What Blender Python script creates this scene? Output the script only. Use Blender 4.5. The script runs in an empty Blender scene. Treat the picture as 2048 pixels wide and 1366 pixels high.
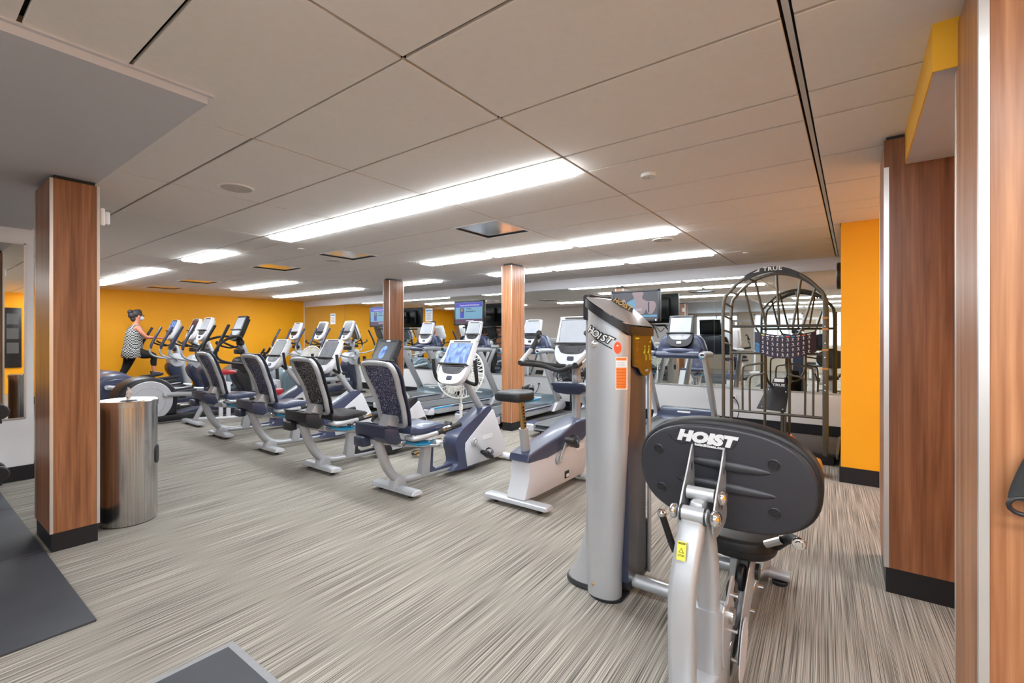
import bpy, bmesh, math, random
from mathutils import Vector, Matrix
random.seed(7)
PI = math.pi
scn = bpy.context.scene
COL = scn.collection

# ------------------------------------------------------------------ camera
cam_d = bpy.data.cameras.new('camera'); cam = bpy.data.objects.new('camera', cam_d); COL.objects.link(cam)
cam_d.sensor_width = 36.0; cam_d.sensor_fit = 'HORIZONTAL'
cam_d.lens = 927.7 / 2048 * 36
cam_d.shift_y = -(683 - 674) / 2048
cam_d.clip_start = 0.05; cam_d.clip_end = 200
cam.location = (0, 0, 1.367)
cam.rotation_euler = (PI / 2, 0, math.radians(36.4))
scn.camera = cam
# ------------------------------------------------------------------ world, exposure
w = bpy.data.worlds.new('world'); scn.world = w; w.use_nodes = True
wb = w.node_tree.nodes['Background']; wb.inputs[0].default_value = (0.75, 0.88, 1.0, 1); wb.inputs[1].default_value = 2.5
scn.view_settings.view_transform = 'Standard'; scn.view_settings.look = 'None'
scn.view_settings.gamma = 1.0; scn.view_settings.use_curve_mapping = False
scn.view_settings.exposure = 0.0
LIGHT_STRENGTH = 28.5
scn.cycles.use_denoising = True
scn.cycles.max_bounces = 10; scn.cycles.diffuse_bounces = 8; scn.cycles.glossy_bounces = 5
scn.cycles.transparent_max_bounces = 8; scn.cycles.sample_clamp_indirect = 6.0
scn.cycles.caustics_reflective = False; scn.cycles.caustics_refractive = False

# ------------------------------------------------------------------ materials
def srgb(r, g, b):
    f = lambda c: (c / 255 / 12.92) if c / 255 <= 0.04045 else ((c / 255 + 0.055) / 1.055) ** 2.4
    return (f(r), f(g), f(b), 1)
def mat(name, col, rough=0.5, metal=0.0, noise=0.0, nscale=40, bump=0.0, spec=None, emit=None, estr=0, coat=0):
    m = bpy.data.materials.new(name); m.use_nodes = True
    nt = m.node_tree; b = nt.nodes['Principled BSDF']
    b.inputs['Base Color'].default_value = col; b.inputs['Roughness'].default_value = rough
    b.inputs['Metallic'].default_value = metal
    if coat: b.inputs['Coat Weight'].default_value = coat; b.inputs['Coat Roughness'].default_value = 0.1
    if spec is not None: b.inputs['Specular IOR Level'].default_value = spec
    if emit: b.inputs['Emission Color'].default_value = emit; b.inputs['Emission Strength'].default_value = estr
    if noise or bump:
        tc = nt.nodes.new('ShaderNodeTexCoord'); n = nt.nodes.new('ShaderNodeTexNoise')
        n.inputs['Scale'].default_value = nscale; n.inputs['Detail'].default_value = 4
        nt.links.new(tc.outputs['Object'], n.inputs['Vector'])
        if noise:
            r = nt.nodes.new('ShaderNodeValToRGB'); nt.links.new(n.outputs['Fac'], r.inputs[0])
            c = col[:3]
            r.color_ramp.elements[0].position = 0.3; r.color_ramp.elements[1].position = 0.7
            r.color_ramp.elements[0].color = tuple(x * (1 - noise) for x in c) + (1,)
            r.color_ramp.elements[1].color = tuple(min(1, x * (1 + noise)) for x in c) + (1,)
            nt.links.new(r.outputs[0], b.inputs['Base Color'])
        if bump:
            bp = nt.nodes.new('ShaderNodeBump'); bp.inputs['Strength'].default_value = bump; bp.inputs['Distance'].default_value = 0.002
            nt.links.new(n.outputs['Fac'], bp.inputs['Height']); nt.links.new(bp.outputs[0], b.inputs['Normal'])
    return m
def nodes(m): return m.node_tree.nodes, m.node_tree.links, m.node_tree.nodes['Principled BSDF']
def stripe_mat(name, c0, c1, scale, rot=0.0, rough=0.9, lo=0.35, hi=0.65, c2=None, scale2=None, bump=0.0, coat=0, coord='Object', detail=3, dist=0.0):
    m = mat(name, c0, rough, coat=coat); N, L, b = nodes(m)
    tc = N.new('ShaderNodeTexCoord'); rm = N.new('ShaderNodeMapping'); rm.inputs['Rotation'].default_value = (0, 0, rot)
    L.new(tc.outputs[coord], rm.inputs[0])
    mp = N.new('ShaderNodeMapping'); mp.inputs['Scale'].default_value = scale; L.new(rm.outputs[0], mp.inputs[0])
    n = N.new('ShaderNodeTexNoise'); n.inputs['Scale'].default_value = 1; n.inputs['Detail'].default_value = detail; n.inputs['Distortion'].default_value = dist
    L.new(mp.outputs[0], n.inputs[0])
    r = N.new('ShaderNodeValToRGB'); L.new(n.outputs[0], r.inputs[0])
    r.color_ramp.elements[0].position = lo; r.color_ramp.elements[1].position = hi
    r.color_ramp.elements[0].color = c0; r.color_ramp.elements[1].color = c1
    out = r.outputs[0]
    if scale2:
        mp2 = N.new('ShaderNodeMapping'); mp2.inputs['Scale'].default_value = scale2; L.new(rm.outputs[0], mp2.inputs[0])
        n2 = N.new('ShaderNodeTexNoise'); n2.inputs['Scale'].default_value = 1; n2.inputs['Detail'].default_value = 2; L.new(mp2.outputs[0], n2.inputs[0])
        r2 = N.new('ShaderNodeValToRGB'); r2.color_ramp.elements[0].position = 0.35; r2.color_ramp.elements[1].position = 0.65
        L.new(n2.outputs[0], r2.inputs[0])
        r2.color_ramp.elements[0].color = c2; r2.color_ramp.elements[1].color = (1, 1, 1, 1)
        mx = N.new('ShaderNodeMix'); mx.data_type = 'RGBA'; mx.blend_type = 'MULTIPLY'; mx.inputs[0].default_value = 1.0
        L.new(out, mx.inputs[6]); L.new(r2.outputs[0], mx.inputs[7]); out = mx.outputs[2]
    L.new(out, b.inputs['Base Color'])
    if bump:
        bp = N.new('ShaderNodeBump'); bp.inputs['Strength'].default_value = bump; bp.inputs['Distance'].default_value = 0.003
        L.new(n.outputs[0], bp.inputs['Height']); L.new(bp.outputs[0], b.inputs['Normal'])
    return m
M = {}
M['carpet'] = stripe_mat('carpet', srgb(78, 74, 69), srgb(190, 182, 171), (400, 1.5, 1), rot=math.radians(-2.5), rough=0.95, lo=0.36, hi=0.62,
                         c2=(0.70, 0.70, 0.69, 1), scale2=(95, .8, 1), bump=0.4, detail=2)
M['wood'] = stripe_mat('walnut_laminate', srgb(118, 72, 44), srgb(170, 116, 80), (26, 26, 1.1), rough=0.36, lo=0.3, hi=0.72,
                       c2=(0.80, 0.76, 0.72, 1), scale2=(90, 90, 2.5), dist=0.6, coat=0.0)
M['wood_light'] = stripe_mat('cherry_laminate', srgb(152, 98, 62), srgb(200, 144, 102), (24, 24, 1.0), rough=0.36, lo=0.3, hi=0.72,
                       c2=(0.82, 0.77, 0.72, 1), scale2=(85, 85, 2.2), dist=0.6)
M['alu'] = mat('aluminium_trim', (0.78, 0.79, 0.80, 1), 0.32, 0.9, bump=0.05, nscale=200)
M['orange'] = mat('orange_wall_paint', srgb(255, 176, 8), 0.6, noise=0.02, nscale=3, bump=0.05)
M['yellow'] = mat('yellow_soffit_paint', srgb(240, 178, 30), 0.6, noise=0.02, nscale=3)
M['white_wall'] = mat('white_wall_paint', srgb(232, 232, 234), 0.6, noise=0.01, nscale=3)
M['taupe'] = mat('taupe_wall_paint', srgb(176, 164, 158), 0.7, noise=0.02, nscale=3)
M['beige'] = mat('beige_wall_paint', srgb(200, 188, 172), 0.7, noise=0.02, nscale=3)
M['soffit'] = mat('grey_soffit_paint', srgb(205, 205, 210), 0.55, noise=0.015, nscale=2)
M['tile'] = mat('ceiling_tile_paint', srgb(238, 233, 228), 0.75, noise=0.015, nscale=30, bump=0.05)
M['speaker_grey'] = mat('speaker_grille_grey', srgb(196, 188, 180), 0.7, noise=.05, nscale=200)
M['plenum'] = mat('ceiling_gap_dark', srgb(34, 32, 30), 0.9, noise=0.05)
M['base_black'] = mat('black_vinyl_base', srgb(24, 24, 30), 0.42, noise=0.05)
M['rubber'] = mat('black_rubber_mat', srgb(58, 60, 66), 0.62, noise=0.22, nscale=2.2, bump=0.35)
M['rubber_edge'] = mat('grey_mat_border', srgb(138, 138, 142), 0.6, noise=0.05)
M['silver'] = mat('silver_paint', srgb(180, 183, 188), 0.36, 0.35, noise=0.02, nscale=300, coat=0.15)
M['hoist_silver'] = mat('satin_silver_paint', srgb(188, 190, 194), 0.33, 0.45, noise=0.03, nscale=500, coat=0.15)
M['grey_plastic'] = mat('light_grey_plastic', srgb(205, 207, 214), 0.42, noise=0.01)
M['white_plastic'] = mat('white_plastic', srgb(232, 233, 238), 0.35, noise=0.01)
M['navy'] = mat('navy_plastic', srgb(60, 67, 94), 0.38, noise=0.03, coat=0.2)
M['navy_dark'] = mat('dark_navy_plastic', srgb(44, 50, 72), 0.36, noise=0.03, coat=0.2)
M['teal'] = mat('slate_teal_plastic', srgb(104, 122, 134), 0.36, noise=0.03, coat=0.25)
M['black'] = mat('black_plastic', srgb(30, 30, 34), 0.42, noise=0.04)
M['black_soft'] = mat('black_vinyl', srgb(26, 26, 29), 0.5, noise=0.05, bump=0.08, nscale=250)
M['charcoal'] = mat('charcoal_moulded_plastic', srgb(47, 47, 53), 0.42, noise=0.03, bump=0.06, nscale=300)
M['grip'] = mat('black_rubber_grip', srgb(28, 28, 30), 0.65, noise=0.05, bump=0.1)
M['chrome'] = mat('polished_chrome', (0.86, 0.86, 0.88, 1), 0.10, 1.0, noise=0.01)
M['steel'] = mat('brushed_steel', (0.62, 0.61, 0.60, 1), 0.24, 1.0, noise=0.02, nscale=30)
def steel_vertical():
    m = stripe_mat('brushed_steel_drum', (0.44, 0.43, 0.42, 1), (0.72, 0.71, 0.70, 1), (160, 160, 1.5), rough=0.26, lo=0.3, hi=0.7)
    nodes(m)[2].inputs['Metallic'].default_value = 1.0
    return m
M['steel_drum'] = steel_vertical()
M['gold'] = mat('brass_tinted_steel', srgb(196, 160, 104), 0.28, 0.9, noise=0.05)
M['gunmetal'] = mat('gunmetal_tube_paint', srgb(96, 92, 86), 0.38, 0.55, noise=0.04)
M['blue'] = mat('bright_blue_accent', srgb(32, 150, 205), 0.35, noise=0.02)
M['red'] = mat('red_vinyl', srgb(180, 30, 45), 0.4, noise=0.04)
M['lime'] = mat('lime_foam', srgb(150, 160, 90), 0.7, noise=0.05)
M['orange_plastic'] = mat('orange_plastic', srgb(214, 96, 48), 0.45, noise=0.04)
M['amber'] = mat('amber_plastic', srgb(190, 130, 50), 0.3, noise=0.05)
M['belt'] = mat('treadmill_belt', srgb(92, 95, 98), 0.55, noise=0.08, nscale=60, bump=0.08)
M['mirror'] = mat('mirror_glass', (0.82, 0.86, 0.84, 1), 0.0, 1.0)
M['mirror_b'] = M['mirror']
M['glass_dark'] = mat('dark_glass_screen', srgb(40, 43, 48), 0.38, noise=0.02, spec=0.5)
M['screen_grey'] = mat('unlit_grey_screen', srgb(84, 86, 90), 0.42, noise=0.06, nscale=5, spec=0.5)
M['screen_pale'] = mat('pale_lit_screen', srgb(120, 124, 130), 0.4, noise=0.2, nscale=5, emit=srgb(205, 212, 226), estr=0.5)
M['label_white'] = mat('white_print', srgb(238, 238, 238), 0.5, noise=0.01)
M['label_silver'] = mat('silver_print', srgb(225, 227, 230), 0.4, 0.1, noise=0.01)
M['label_yellow'] = mat('yellow_sticker', srgb(228, 220, 70), 0.5, noise=0.01)
M['label_orange'] = mat('orange_sticker', srgb(245, 120, 35), 0.5, noise=0.01)
M['label_red'] = mat('red_orange_sticker', srgb(250, 84, 24), 0.5, noise=0.01)
M['label_dark'] = mat('dark_print', srgb(26, 26, 28), 0.5, noise=0.01)
M['label_blue'] = mat('blue_print', srgb(70, 150, 205), 0.5, noise=0.01)
M['bronze'] = mat('bronze_tinted_placard', srgb(92, 72, 36), 0.18, 0.2, noise=0.08, nscale=12)
M['skin'] = mat('skin', srgb(218, 140, 112), 0.5, noise=0.03)
M['hair'] = mat('dark_hair', srgb(52, 46, 48), 0.6, noise=0.3, nscale=60, bump=0.6)
M['leggings'] = mat('black_leggings', srgb(24, 24, 28), 0.8, noise=0.05)
M['shoe'] = mat('charcoal_shoe', srgb(56, 58, 66), 0.6, noise=0.05)
M['mask'] = mat('white_face_mask', srgb(215, 222, 228), 0.8, noise=0.02)
M['paper'] = mat('white_paper', srgb(238, 240, 242), 0.7, noise=0.01)
M['outlet'] = mat('outlet_plastic', srgb(236, 236, 234), 0.4, noise=0.01)
M['white_foam'] = mat('fan_white', srgb(235, 235, 230), 0.4, noise=0.01)
M['diffuser'] = mat('lit_fluorescent_diffuser', (0.9, 0.9, 0.9, 1), 0.5, emit=(0.94, 1.0, 1.04, 1), estr=LIGHT_STRENGTH)
M['exit_red'] = mat('lit_exit_sign', srgb(235, 60, 80), 0.4, emit=srgb(235, 60, 80), estr=0.8)
M['fixture'] = mat('fixture_white_metal', srgb(235, 235, 232), 0.4, noise=0.01)
M['grille'] = mat('reflector_aluminium', (0.95, 0.95, 0.95, 1), 0.2, 1.0, bump=0.5, nscale=5)
def mesh_fabric(name, c0, c1):
    m = stripe_mat(name, c0, c1, (150, 150, 62), rough=0.7, lo=0.57, hi=0.62, detail=1)
    N, L, b = nodes(m)
    n = N.new('ShaderNodeTexNoise'); n.inputs['Scale'].default_value = 1; n.inputs['Detail'].default_value = 1
    tc = N.new('ShaderNodeTexCoord'); mp = N.new('ShaderNodeMapping'); mp.inputs['Scale'].default_value = (190, 190, 55)
    L.new(tc.outputs['Object'], mp.inputs[0]); L.new(mp.outputs[0], n.inputs[0])
    r = N.new('ShaderNodeValToRGB'); r.color_ramp.elements[0].position = 0.60; r.color_ramp.elements[1].position = 0.61
    r.color_ramp.elements[0].color = (1, 1, 1, 1); r.color_ramp.elements[1].color = (0, 0, 0, 1)
    L.new(n.outputs[0], r.inputs[0]); L.new(r.outputs[0], b.inputs['Alpha'])
    return m
M['mesh_navy'] = mesh_fabric('navy_woven_mesh', srgb(44, 48, 80), srgb(170, 170, 190))
M['mesh_black'] = mesh_fabric('black_woven_mesh', srgb(26, 26, 30), srgb(180, 176, 178))
def blue_screen(name, c0, c1, s=(7, 7, 16), st=0.9):
    m = stripe_mat(name, c0, c1, s, rough=0.15, lo=0.4, hi=0.62, dist=1.2, detail=2)
    N, L, b = nodes(m); src = b.inputs['Base Color'].links[0].from_socket
    L.new(src, b.inputs['Emission Color']); b.inputs['Emission Strength'].default_value = st
    L.remove(b.inputs['Base Color'].links[0]); b.inputs['Base Color'].default_value = (.02, .02, .03, 1); b.inputs['Roughness'].default_value = .4
    return m
M['screen_blue'] = blue_screen('blue_lit_screen', srgb(30, 90, 200), srgb(140, 195, 250), (14, 14, 5))
M['screen_red'] = blue_screen('red_lit_screen', srgb(70, 40, 60), srgb(170, 90, 90), (9, 9, 9), 0.4)
M['screen_menu'] = blue_screen('menu_lit_screen', srgb(105, 120, 135), srgb(150, 140, 150), (14, 14, 14), 0.35)
M['tv_header'] = mat('tv_purple_header', (.02, .02, .025, 1), 0.5, emit=srgb(50, 45, 195), estr=0.8, noise=0.0)
M['tv_body'] = mat('tv_light_blue_body', (.02, .02, .025, 1), 0.5, emit=srgb(120, 182, 216), estr=0.7, noise=0.02)
M['tv_footer'] = mat('tv_maroon_footer', (.02, .02, .025, 1), 0.5, emit=srgb(90, 30, 80), estr=0.6, noise=0.2, nscale=8)
M['tv_dark'] = mat('tv_dark_picture', (.02, .02, .025, 1), 0.5, emit=srgb(46, 50, 62), estr=0.5, noise=0.1, nscale=8)
M['tv_skin'] = mat('tv_pale_skin_picture', (.02, .02, .025, 1), 0.5, emit=srgb(160, 136, 138), estr=0.8, noise=0.1, nscale=14)
M['tv_cyan'] = mat('tv_cyan_picture', (.02, .02, .025, 1), 0.5, emit=srgb(110, 185, 225), estr=0.6, noise=0.1, nscale=14)
M['tv_text_w'] = mat('tv_white_lettering', (.02, .02, .025, 1), 0.5, emit=srgb(220, 220, 240), estr=0.7)
M['tv_text_k'] = mat('tv_dark_lettering', srgb(20, 26, 50), 0.3)
def dotted():
    m = stripe_mat('black_white_check_cloth', srgb(30, 30, 32), srgb(235, 235, 230), (1, 1, 1), rough=0.85)
    N, L, b = nodes(m)
    ck = N.new('ShaderNodeTexChecker'); ck.inputs['Scale'].default_value = 36
    ck.inputs[1].default_value = srgb(40, 40, 42); ck.inputs[2].default_value = srgb(190, 190, 188)
    tc = N.new('ShaderNodeTexCoord'); mp = N.new('ShaderNodeMapping'); mp.inputs['Rotation'].default_value = (0.0, 0.0, 0.78)
    L.new(tc.outputs['Object'], mp.inputs[0]); L.new(mp.outputs[0], ck.inputs[0]); L.new(ck.outputs[0], b.inputs['Base Color'])
    return m
M['check'] = dotted()

# ------------------------------------------------------------------ geometry helpers: each returns (verts, faces)
def from_bm(bm):
    bm.verts.index_update()
    g = ([v.co.copy() for v in bm.verts], [[v.index for v in f.verts] for f in bm.faces]); bm.free(); return g
def xf(g, mt):
    return ([mt @ v for v in g[0]], g[1])
def mv(g, x=0, y=0, z=0): return xf(g, Matrix.Translation((x, y, z)))
def rot(g, ax, deg, c=(0, 0, 0)):
    c = Vector(c)
    return xf(g, Matrix.Translation(c) @ Matrix.Rotation(math.radians(deg), 4, ax) @ Matrix.Translation(-c))
_bc = {}
def box(sx, sy, sz, c=(0, 0, 0), r=0.0, seg=2):
    k = (round(sx, 5), round(sy, 5), round(sz, 5), r, seg)
    if k not in _bc:
        bm = bmesh.new(); bmesh.ops.create_cube(bm, size=1)
        for v in bm.verts: v.co = Vector((v.co.x * sx, v.co.y * sy, v.co.z * sz))
        if r > 0:
            r = min(r, 0.49 * min(sx, sy, sz))
            bmesh.ops.bevel(bm, geom=bm.edges[:], offset=r, segments=seg, affect='EDGES', profile=0.5)
        _bc[k] = from_bm(bm)
    return mv(_bc[k], *c)
def box2(x0, x1, y0, y1, z0, z1, r=0.0, seg=2):
    return box(x1 - x0, y1 - y0, z1 - z0, ((x0 + x1) / 2, (y0 + y1) / 2, (z0 + z1) / 2), r, seg)
def catmull(P, k, closed=False):
    P = [Vector(p) for p in P]; n = len(P); out = []
    for i in range(n if closed else n - 1):
        if closed: p0, p1, p2, p3 = P[i - 1], P[i], P[(i + 1) % n], P[(i + 2) % n]
        else:
            p1, p2 = P[i], P[i + 1]; p0 = P[i - 1] if i else p1 * 2 - p2; p3 = P[i + 2] if i + 2 < n else p2 * 2 - p1
        for j in range(k):
            t = j / k
            out.append(0.5 * ((2 * p1) + (p2 - p0) * t + (2 * p0 - 5 * p1 + 4 * p2 - p3) * t * t + (3 * p1 - p0 - 3 * p2 + p3) * t ** 3))
    if not closed: out.append(P[-1])
    return out
def tube(P, r, n=10, k=5, closed=False, sq=(1, 1), up=(0, 0, 1), cap=True, rlist=None):
    """tube along points; sq scales the section (side, up)"""
    rr = None
    if k > 1 and len(P) > 2:
        if rlist: rr = [v.x for v in catmull([(a, 0, 0) for a in rlist], k, closed)]
        P = catmull(P, k, closed)
    else:
        P = [Vector(p) for p in P]; rr = rlist
    m = len(P); up = Vector(up); V = []; F = []
    side = None
    for i, p in enumerate(P):
        if closed: t = (P[(i + 1) % m] - P[i - 1])
        else: t = (P[min(i + 1, m - 1)] - P[max(i - 1, 0)])
        t.normalize()
        s = t.cross(up)
        if s.length < 0.05: s = side.copy() if side is not None else t.cross(Vector((0, 1, 0.01)))
        s.normalize()
        if side is not None and s.dot(side) < 0: s = -s
        side = s; u = s.cross(t).normalized()
        ra = rr[i] if rr else r
        for j in range(n):
            a = 2 * PI * j / n
            V.append(p + s * (math.cos(a) * ra * sq[0]) + u * (math.sin(a) * ra * sq[1]))
    for i in range(m if closed else m - 1):
        a, b = i * n, ((i + 1) % m) * n
        for j in range(n): F.append([a + j, a + (j + 1) % n, b + (j + 1) % n, b + j])
    if cap and not closed:
        F.append(list(range(n))[::-1]); F.append([(m - 1) * n + j for j in range(n)])
    return (V, F)
def cyl(p, q, r, n=16, r2=None):
    p, q = Vector(p), Vector(q)
    return tube([p, q], r, n=n, k=1, rlist=[r, r if r2 is None else r2])
def prism(poly, lo, hi, axis='x', r=0.0, seg=2):
    """poly: list of (a,b). axis x: (y,z); axis y: (x,z); axis z: (x,y)"""
    f = {'x': lambda a, b, t: (t, a, b), 'y': lambda a, b, t: (a, t, b), 'z': lambda a, b, t: (a, b, t)}[axis]
    bm = bmesh.new(); n = len(poly)
    A = [bm.verts.new(f(a, b, lo)) for a, b in poly]; B = [bm.verts.new(f(a, b, hi)) for a, b in poly]
    fa = bm.faces.new(A); fb = bm.faces.new(B[::-1])
    for i in range(n): bm.faces.new((A[(i + 1) % n], A[i], B[i], B[(i + 1) % n]))
    bmesh.ops.recalc_face_normals(bm, faces=bm.faces[:])
    if r > 0:
        es = set(fa.edges) | set(fb.edges)
        bmesh.ops.bevel(bm, geom=list(es), offset=r, segments=seg, affect='EDGES', profile=0.5, clamp_overlap=True)
    return from_bm(bm)
def smooth2(poly, k=4):
    return [(p.x, p.y) for p in catmull([(a, b, 0) for a, b in poly], k, True)]
def rrect(w_, h_, r, n=5, cx=0, cy=0, rt=None, rb=None):
    out = []
    rt = r if rt is None else rt; rb = r if rb is None else rb
    for sx, sy, a0, q in ((1, 1, 0, rt), (-1, 1, 90, rt), (-1, -1, 180, rb), (1, -1, 270, rb)):
        for i in range(n + 1):
            a = math.radians(a0 + 90 * i / n)
            out.append((cx + sx * (w_ / 2 - q) + q * math.cos(a), cy + sy * (h_ / 2 - q) + q * math.sin(a)))
    return out
def lathe(prof, n=24, c=(0, 0, 0), axis='z'):
    V = []; F = []; m = len(prof)
    for i in range(n):
        a = 2 * PI * i / n
        for r_, h_ in prof: V.append(Vector((r_ * math.cos(a), r_ * math.sin(a), h_)))
    for i in range(n):
        for j in range(m - 1):
            a = i * m + j; b = ((i + 1) % n) * m + j
            F.append([a, b, b + 1, a + 1])
    g = (V, F)
    if axis == 'x': g = xf(g, Matrix.Rotation(PI / 2, 4, 'Y'))
    if axis == 'y': g = xf(g, Matrix.Rotation(-PI / 2, 4, 'X'))
    return mv(g, *c)
def disc(r, th, n=32, c=(0, 0, 0), axis='x', b=0.004):
    return lathe([(0.0001, -th / 2), (r - b, -th / 2), (r, -th / 2 + b), (r, th / 2 - b), (r - b, th / 2), (0.0001, th / 2)], n, c, axis)
def ball(rx, ry, rz, c=(0, 0, 0), n=16):
    return xf(lathe([(max(1e-4, math.sin(PI * i / 10)), -math.cos(PI * i / 10)) for i in range(11)], n), Matrix.Translation(c) @ Matrix.Diagonal((rx, ry, rz, 1)))
def merge(gs):
    V = []; F = []
    for v, f in gs:
        o = len(V); V += v; F += [[i + o for i in q] for q in f]
    return V, F
def mkobj(name, gs, m, parent=None, loc=None, sharp=35, label=None):
    if isinstance(gs, tuple): gs = [gs]
    V, F = merge(gs)
    me = bpy.data.meshes.new(name)
    me.from_pydata([tuple(v) for v in V], [], F)
    bm = bmesh.new(); bm.from_mesh(me); bmesh.ops.recalc_face_normals(bm, faces=bm.faces[:]); bm.to_mesh(me); bm.free()
    me.shade_smooth(); me.set_sharp_from_angle(angle=math.radians(sharp))
    me.materials.append(M[m] if isinstance(m, str) else m)
    o = bpy.data.objects.new(name, me); COL.objects.link(o)
    if parent: o.parent = parent
    if loc: o.location = loc
    if label: o['label'] = label
    return o
def tag(o, label, cat, group=None):
    o['label'] = label; o['category'] = cat
    if group: o['group'] = group
    return o
def thing(name, label, cat, loc=(0, 0, 0), rz=0, group=None):
    o = bpy.data.objects.new(name, None); COL.objects.link(o)
    o.location = loc; o.rotation_euler = (0, 0, rz); o.empty_display_size = 0.1
    return tag(o, label, cat, group)
def struct(name, gs, m, parent=None):
    o = mkobj(name, gs, m, parent)
    if not parent: o['kind'] = 'structure'
    return o
def copy_tree(o, parent=None):
    c = o.copy(); COL.objects.link(c); c.parent = parent
    for ch in list(o.children): copy_tree(ch, c)
    return c
def dup(o, loc, label, rz=None, group=None):
    c = copy_tree(o); c.location = loc; c['label'] = label
    if rz is not None: c.rotation_euler = (0, 0, rz)
    if group: c['group'] = group
    return c
def text(name, s, size, m, parent, mt, ext=0.001, shear=0.0, bold=0.0, sx=1.0, align='CENTER', space=1.0):
    cu = bpy.data.curves.new(name, 'FONT'); cu.body = s; cu.size = size; cu.extrude = ext; cu.shear = shear
    cu.offset = bold; cu.align_x = align; cu.align_y = 'CENTER'; cu.space_character = space; cu.resolution_u = 3
    tmp = bpy.data.objects.new(name, cu); COL.objects.link(tmp)
    dg = bpy.context.evaluated_depsgraph_get(); me = bpy.data.meshes.new_from_object(tmp.evaluated_get(dg))
    bpy.data.objects.remove(tmp); bpy.data.curves.remove(cu)
    me.transform(Matrix.Diagonal((sx, 1, 1, 1))); me.transform(mt)
    me.materials.clear(); me.materials.append(M[m]); me.name = name
    o = bpy.data.objects.new(name, me); COL.objects.link(o); o.parent = parent
    return o
# text lies in XY facing +Z; FRONT makes it face -Y (x right, z up)
FRONT = Matrix.Rotation(PI / 2, 4, 'X')
RIGHT = Matrix.Rotation(PI / 2, 4, 'Z') @ FRONT     # faces +X
def T(x, y, z): return Matrix.Translation((x, y, z))

# ================================================================== SETTING
HC = 2.44
XL, XR, YB, YR = -13.45, 3.6, 7.59, -6.0
struct('floor', box2(XL - .1, XR + .1, YR - .1, YB + .1, -0.1, 0.0), 'carpet')
struct('wall_left', box2(XL - .1, XL, 0.87, YB + .1, 0, 2.6), 'orange')
struct('wall_back', [box2(XL, -0.1, YB, YB + .1, 0.0, 2.6)], 'white_wall')
struct('wall_orange_end', [box2(-0.10, XR, 5.37, YB + .1, 0, 2.6)], 'orange')
struct('wall_right', box2(XR, XR + .1, YR, 5.37, 0, 2.6), 'orange')
struct('wall_partition', box2(XL, -6.5, 0.77, 0.87, 0, 2.6), 'taupe')
struct('wall_alcove', box2(-6.5, -6.4, YR, 0.868, 0, 2.6), 'white_wall')
# rear wall with window openings, behind the camera (seen in the mirror)
wins = [(-5.6, -3.9), (-3.3, -1.6), (-1.0, 0.7), (1.3, 3.0)]
gs = [box2(-6.4, XR, YR - .12, YR, 0, 1.0), box2(-6.4, XR, YR - .12, YR, 2.3, 2.6)]
xs = [-6.4] + [v for p in wins for v in p] + [XR]
for a, b in zip(xs[::2], xs[1::2]): gs.append(box2(a, b, YR - .12, YR, 1.0, 2.3))
struct('wall_rear', gs, 'beige')
for i, (a, b) in enumerate(wins):
    wo = mkobj('window_%d' % (i + 1), [box2(a, b, YR - .1, YR - .05, 1.0, 1.05), box2(a, b, YR - .1, YR - .05, 2.25, 2.3), box2(a, a + .05, YR - .1, YR - .05, 1, 2.3), box2(b - .05, b, YR - .1, YR - .05, 1, 2.3), box2((a + b) / 2 - .02, (a + b) / 2 + .02, YR - .1, YR - .05, 1, 2.3)], 'alu'); wo['kind'] = 'structure'
# bases
for nm, g in (('baseboard_back', box2(XL, -0.1, YB - .02, YB, 0, .165)), ('baseboard_left', box2(XL, XL + .015, .87, YB - .02, 0, .15)),
              ('baseboard_alcove', box2(-6.4, -6.385, YR, .868, 0, .14)), ('baseboard_right', [box2(-0.112, 1.2, 5.358, 5.37, 0, .145), box2(-.112, -.1, 5.37, YB - .02, 0, .145)]),
              ('baseboard_partition', box2(XL, -6.4, .87, .885, 0, .15))):
    struct(nm, g, 'base_black')
# ceiling: dark slab, tiles hung below it
struct('plenum_slab', box2(XL - .1, XR + .1, YR - .1, YB + .1, 2.475, 2.6), 'plenum')
ceil = bpy.data.objects.new('ceiling', None); COL.objects.link(ceil); ceil['kind'] = 'structure'
GX, GY = -1.40, 1.19
gx = lambda i: GX + 1.2192 * i
gy = lambda j: GY + .3048 * j
rows = [-23.6, -21, -19, -17, -16, -14, -12, -10, -9, -7, -5, -3, -2, 0, 2, 4, 5, 7, 9, 11, 12, 14, 16, 17, 19, 20.97]
SX, SY = -2.31, .855                              # corner of the lower grey soffit
vents = [(-1, 7), (-3, 7), (-4.5, 7), (-7, 7), (-8.5, 7)]     # right edge i, 2x2 ft
lights = set()
for i in (-3, -2, -1): lights |= {(i, 4), (i, 11), (i, 16)}
for i in (-5,): lights |= {(i, 4), (i, 16)}
for i in (-9, -8, -7): lights |= {(i, 4), (i, 16)}
for i in (-8, -7): lights.add((i, 11))
for i in (-3, -2, -1, 0, 1, 2): lights |= {(i, -17), (i, -10)}
for i in (0, 1, 2): lights.add((i, -3))  # fill row by the camera, out of view, added for more light
for i in (2, 3): lights.add((i, 4))  # unseen fixtures past the right column, added to brighten the orange end wall
for i in (2, 3): lights.add((i, 11))  # second added pair, also out of view, throwing light on the orange end wall
tile_cache = {}
def tile(x0, x1, y0, y1):
    g = 0.007
    k = (round(x1 - x0, 3), round(y1 - y0, 3))
    if k not in tile_cache:
        o = mkobj('ceiling_tile', box(k[0] - 2 * g, k[1] - 2 * g, .016, (0, 0, 0), .003, 1), 'tile', ceil); tile_cache[k] = o.data
    else:
        o = bpy.data.objects.new('ceiling_tile', tile_cache[k]); COL.objects.link(o); o.parent = ceil
    o.location = ((x0 + x1) / 2, (y0 + y1) / 2, HC + .008)
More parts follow.
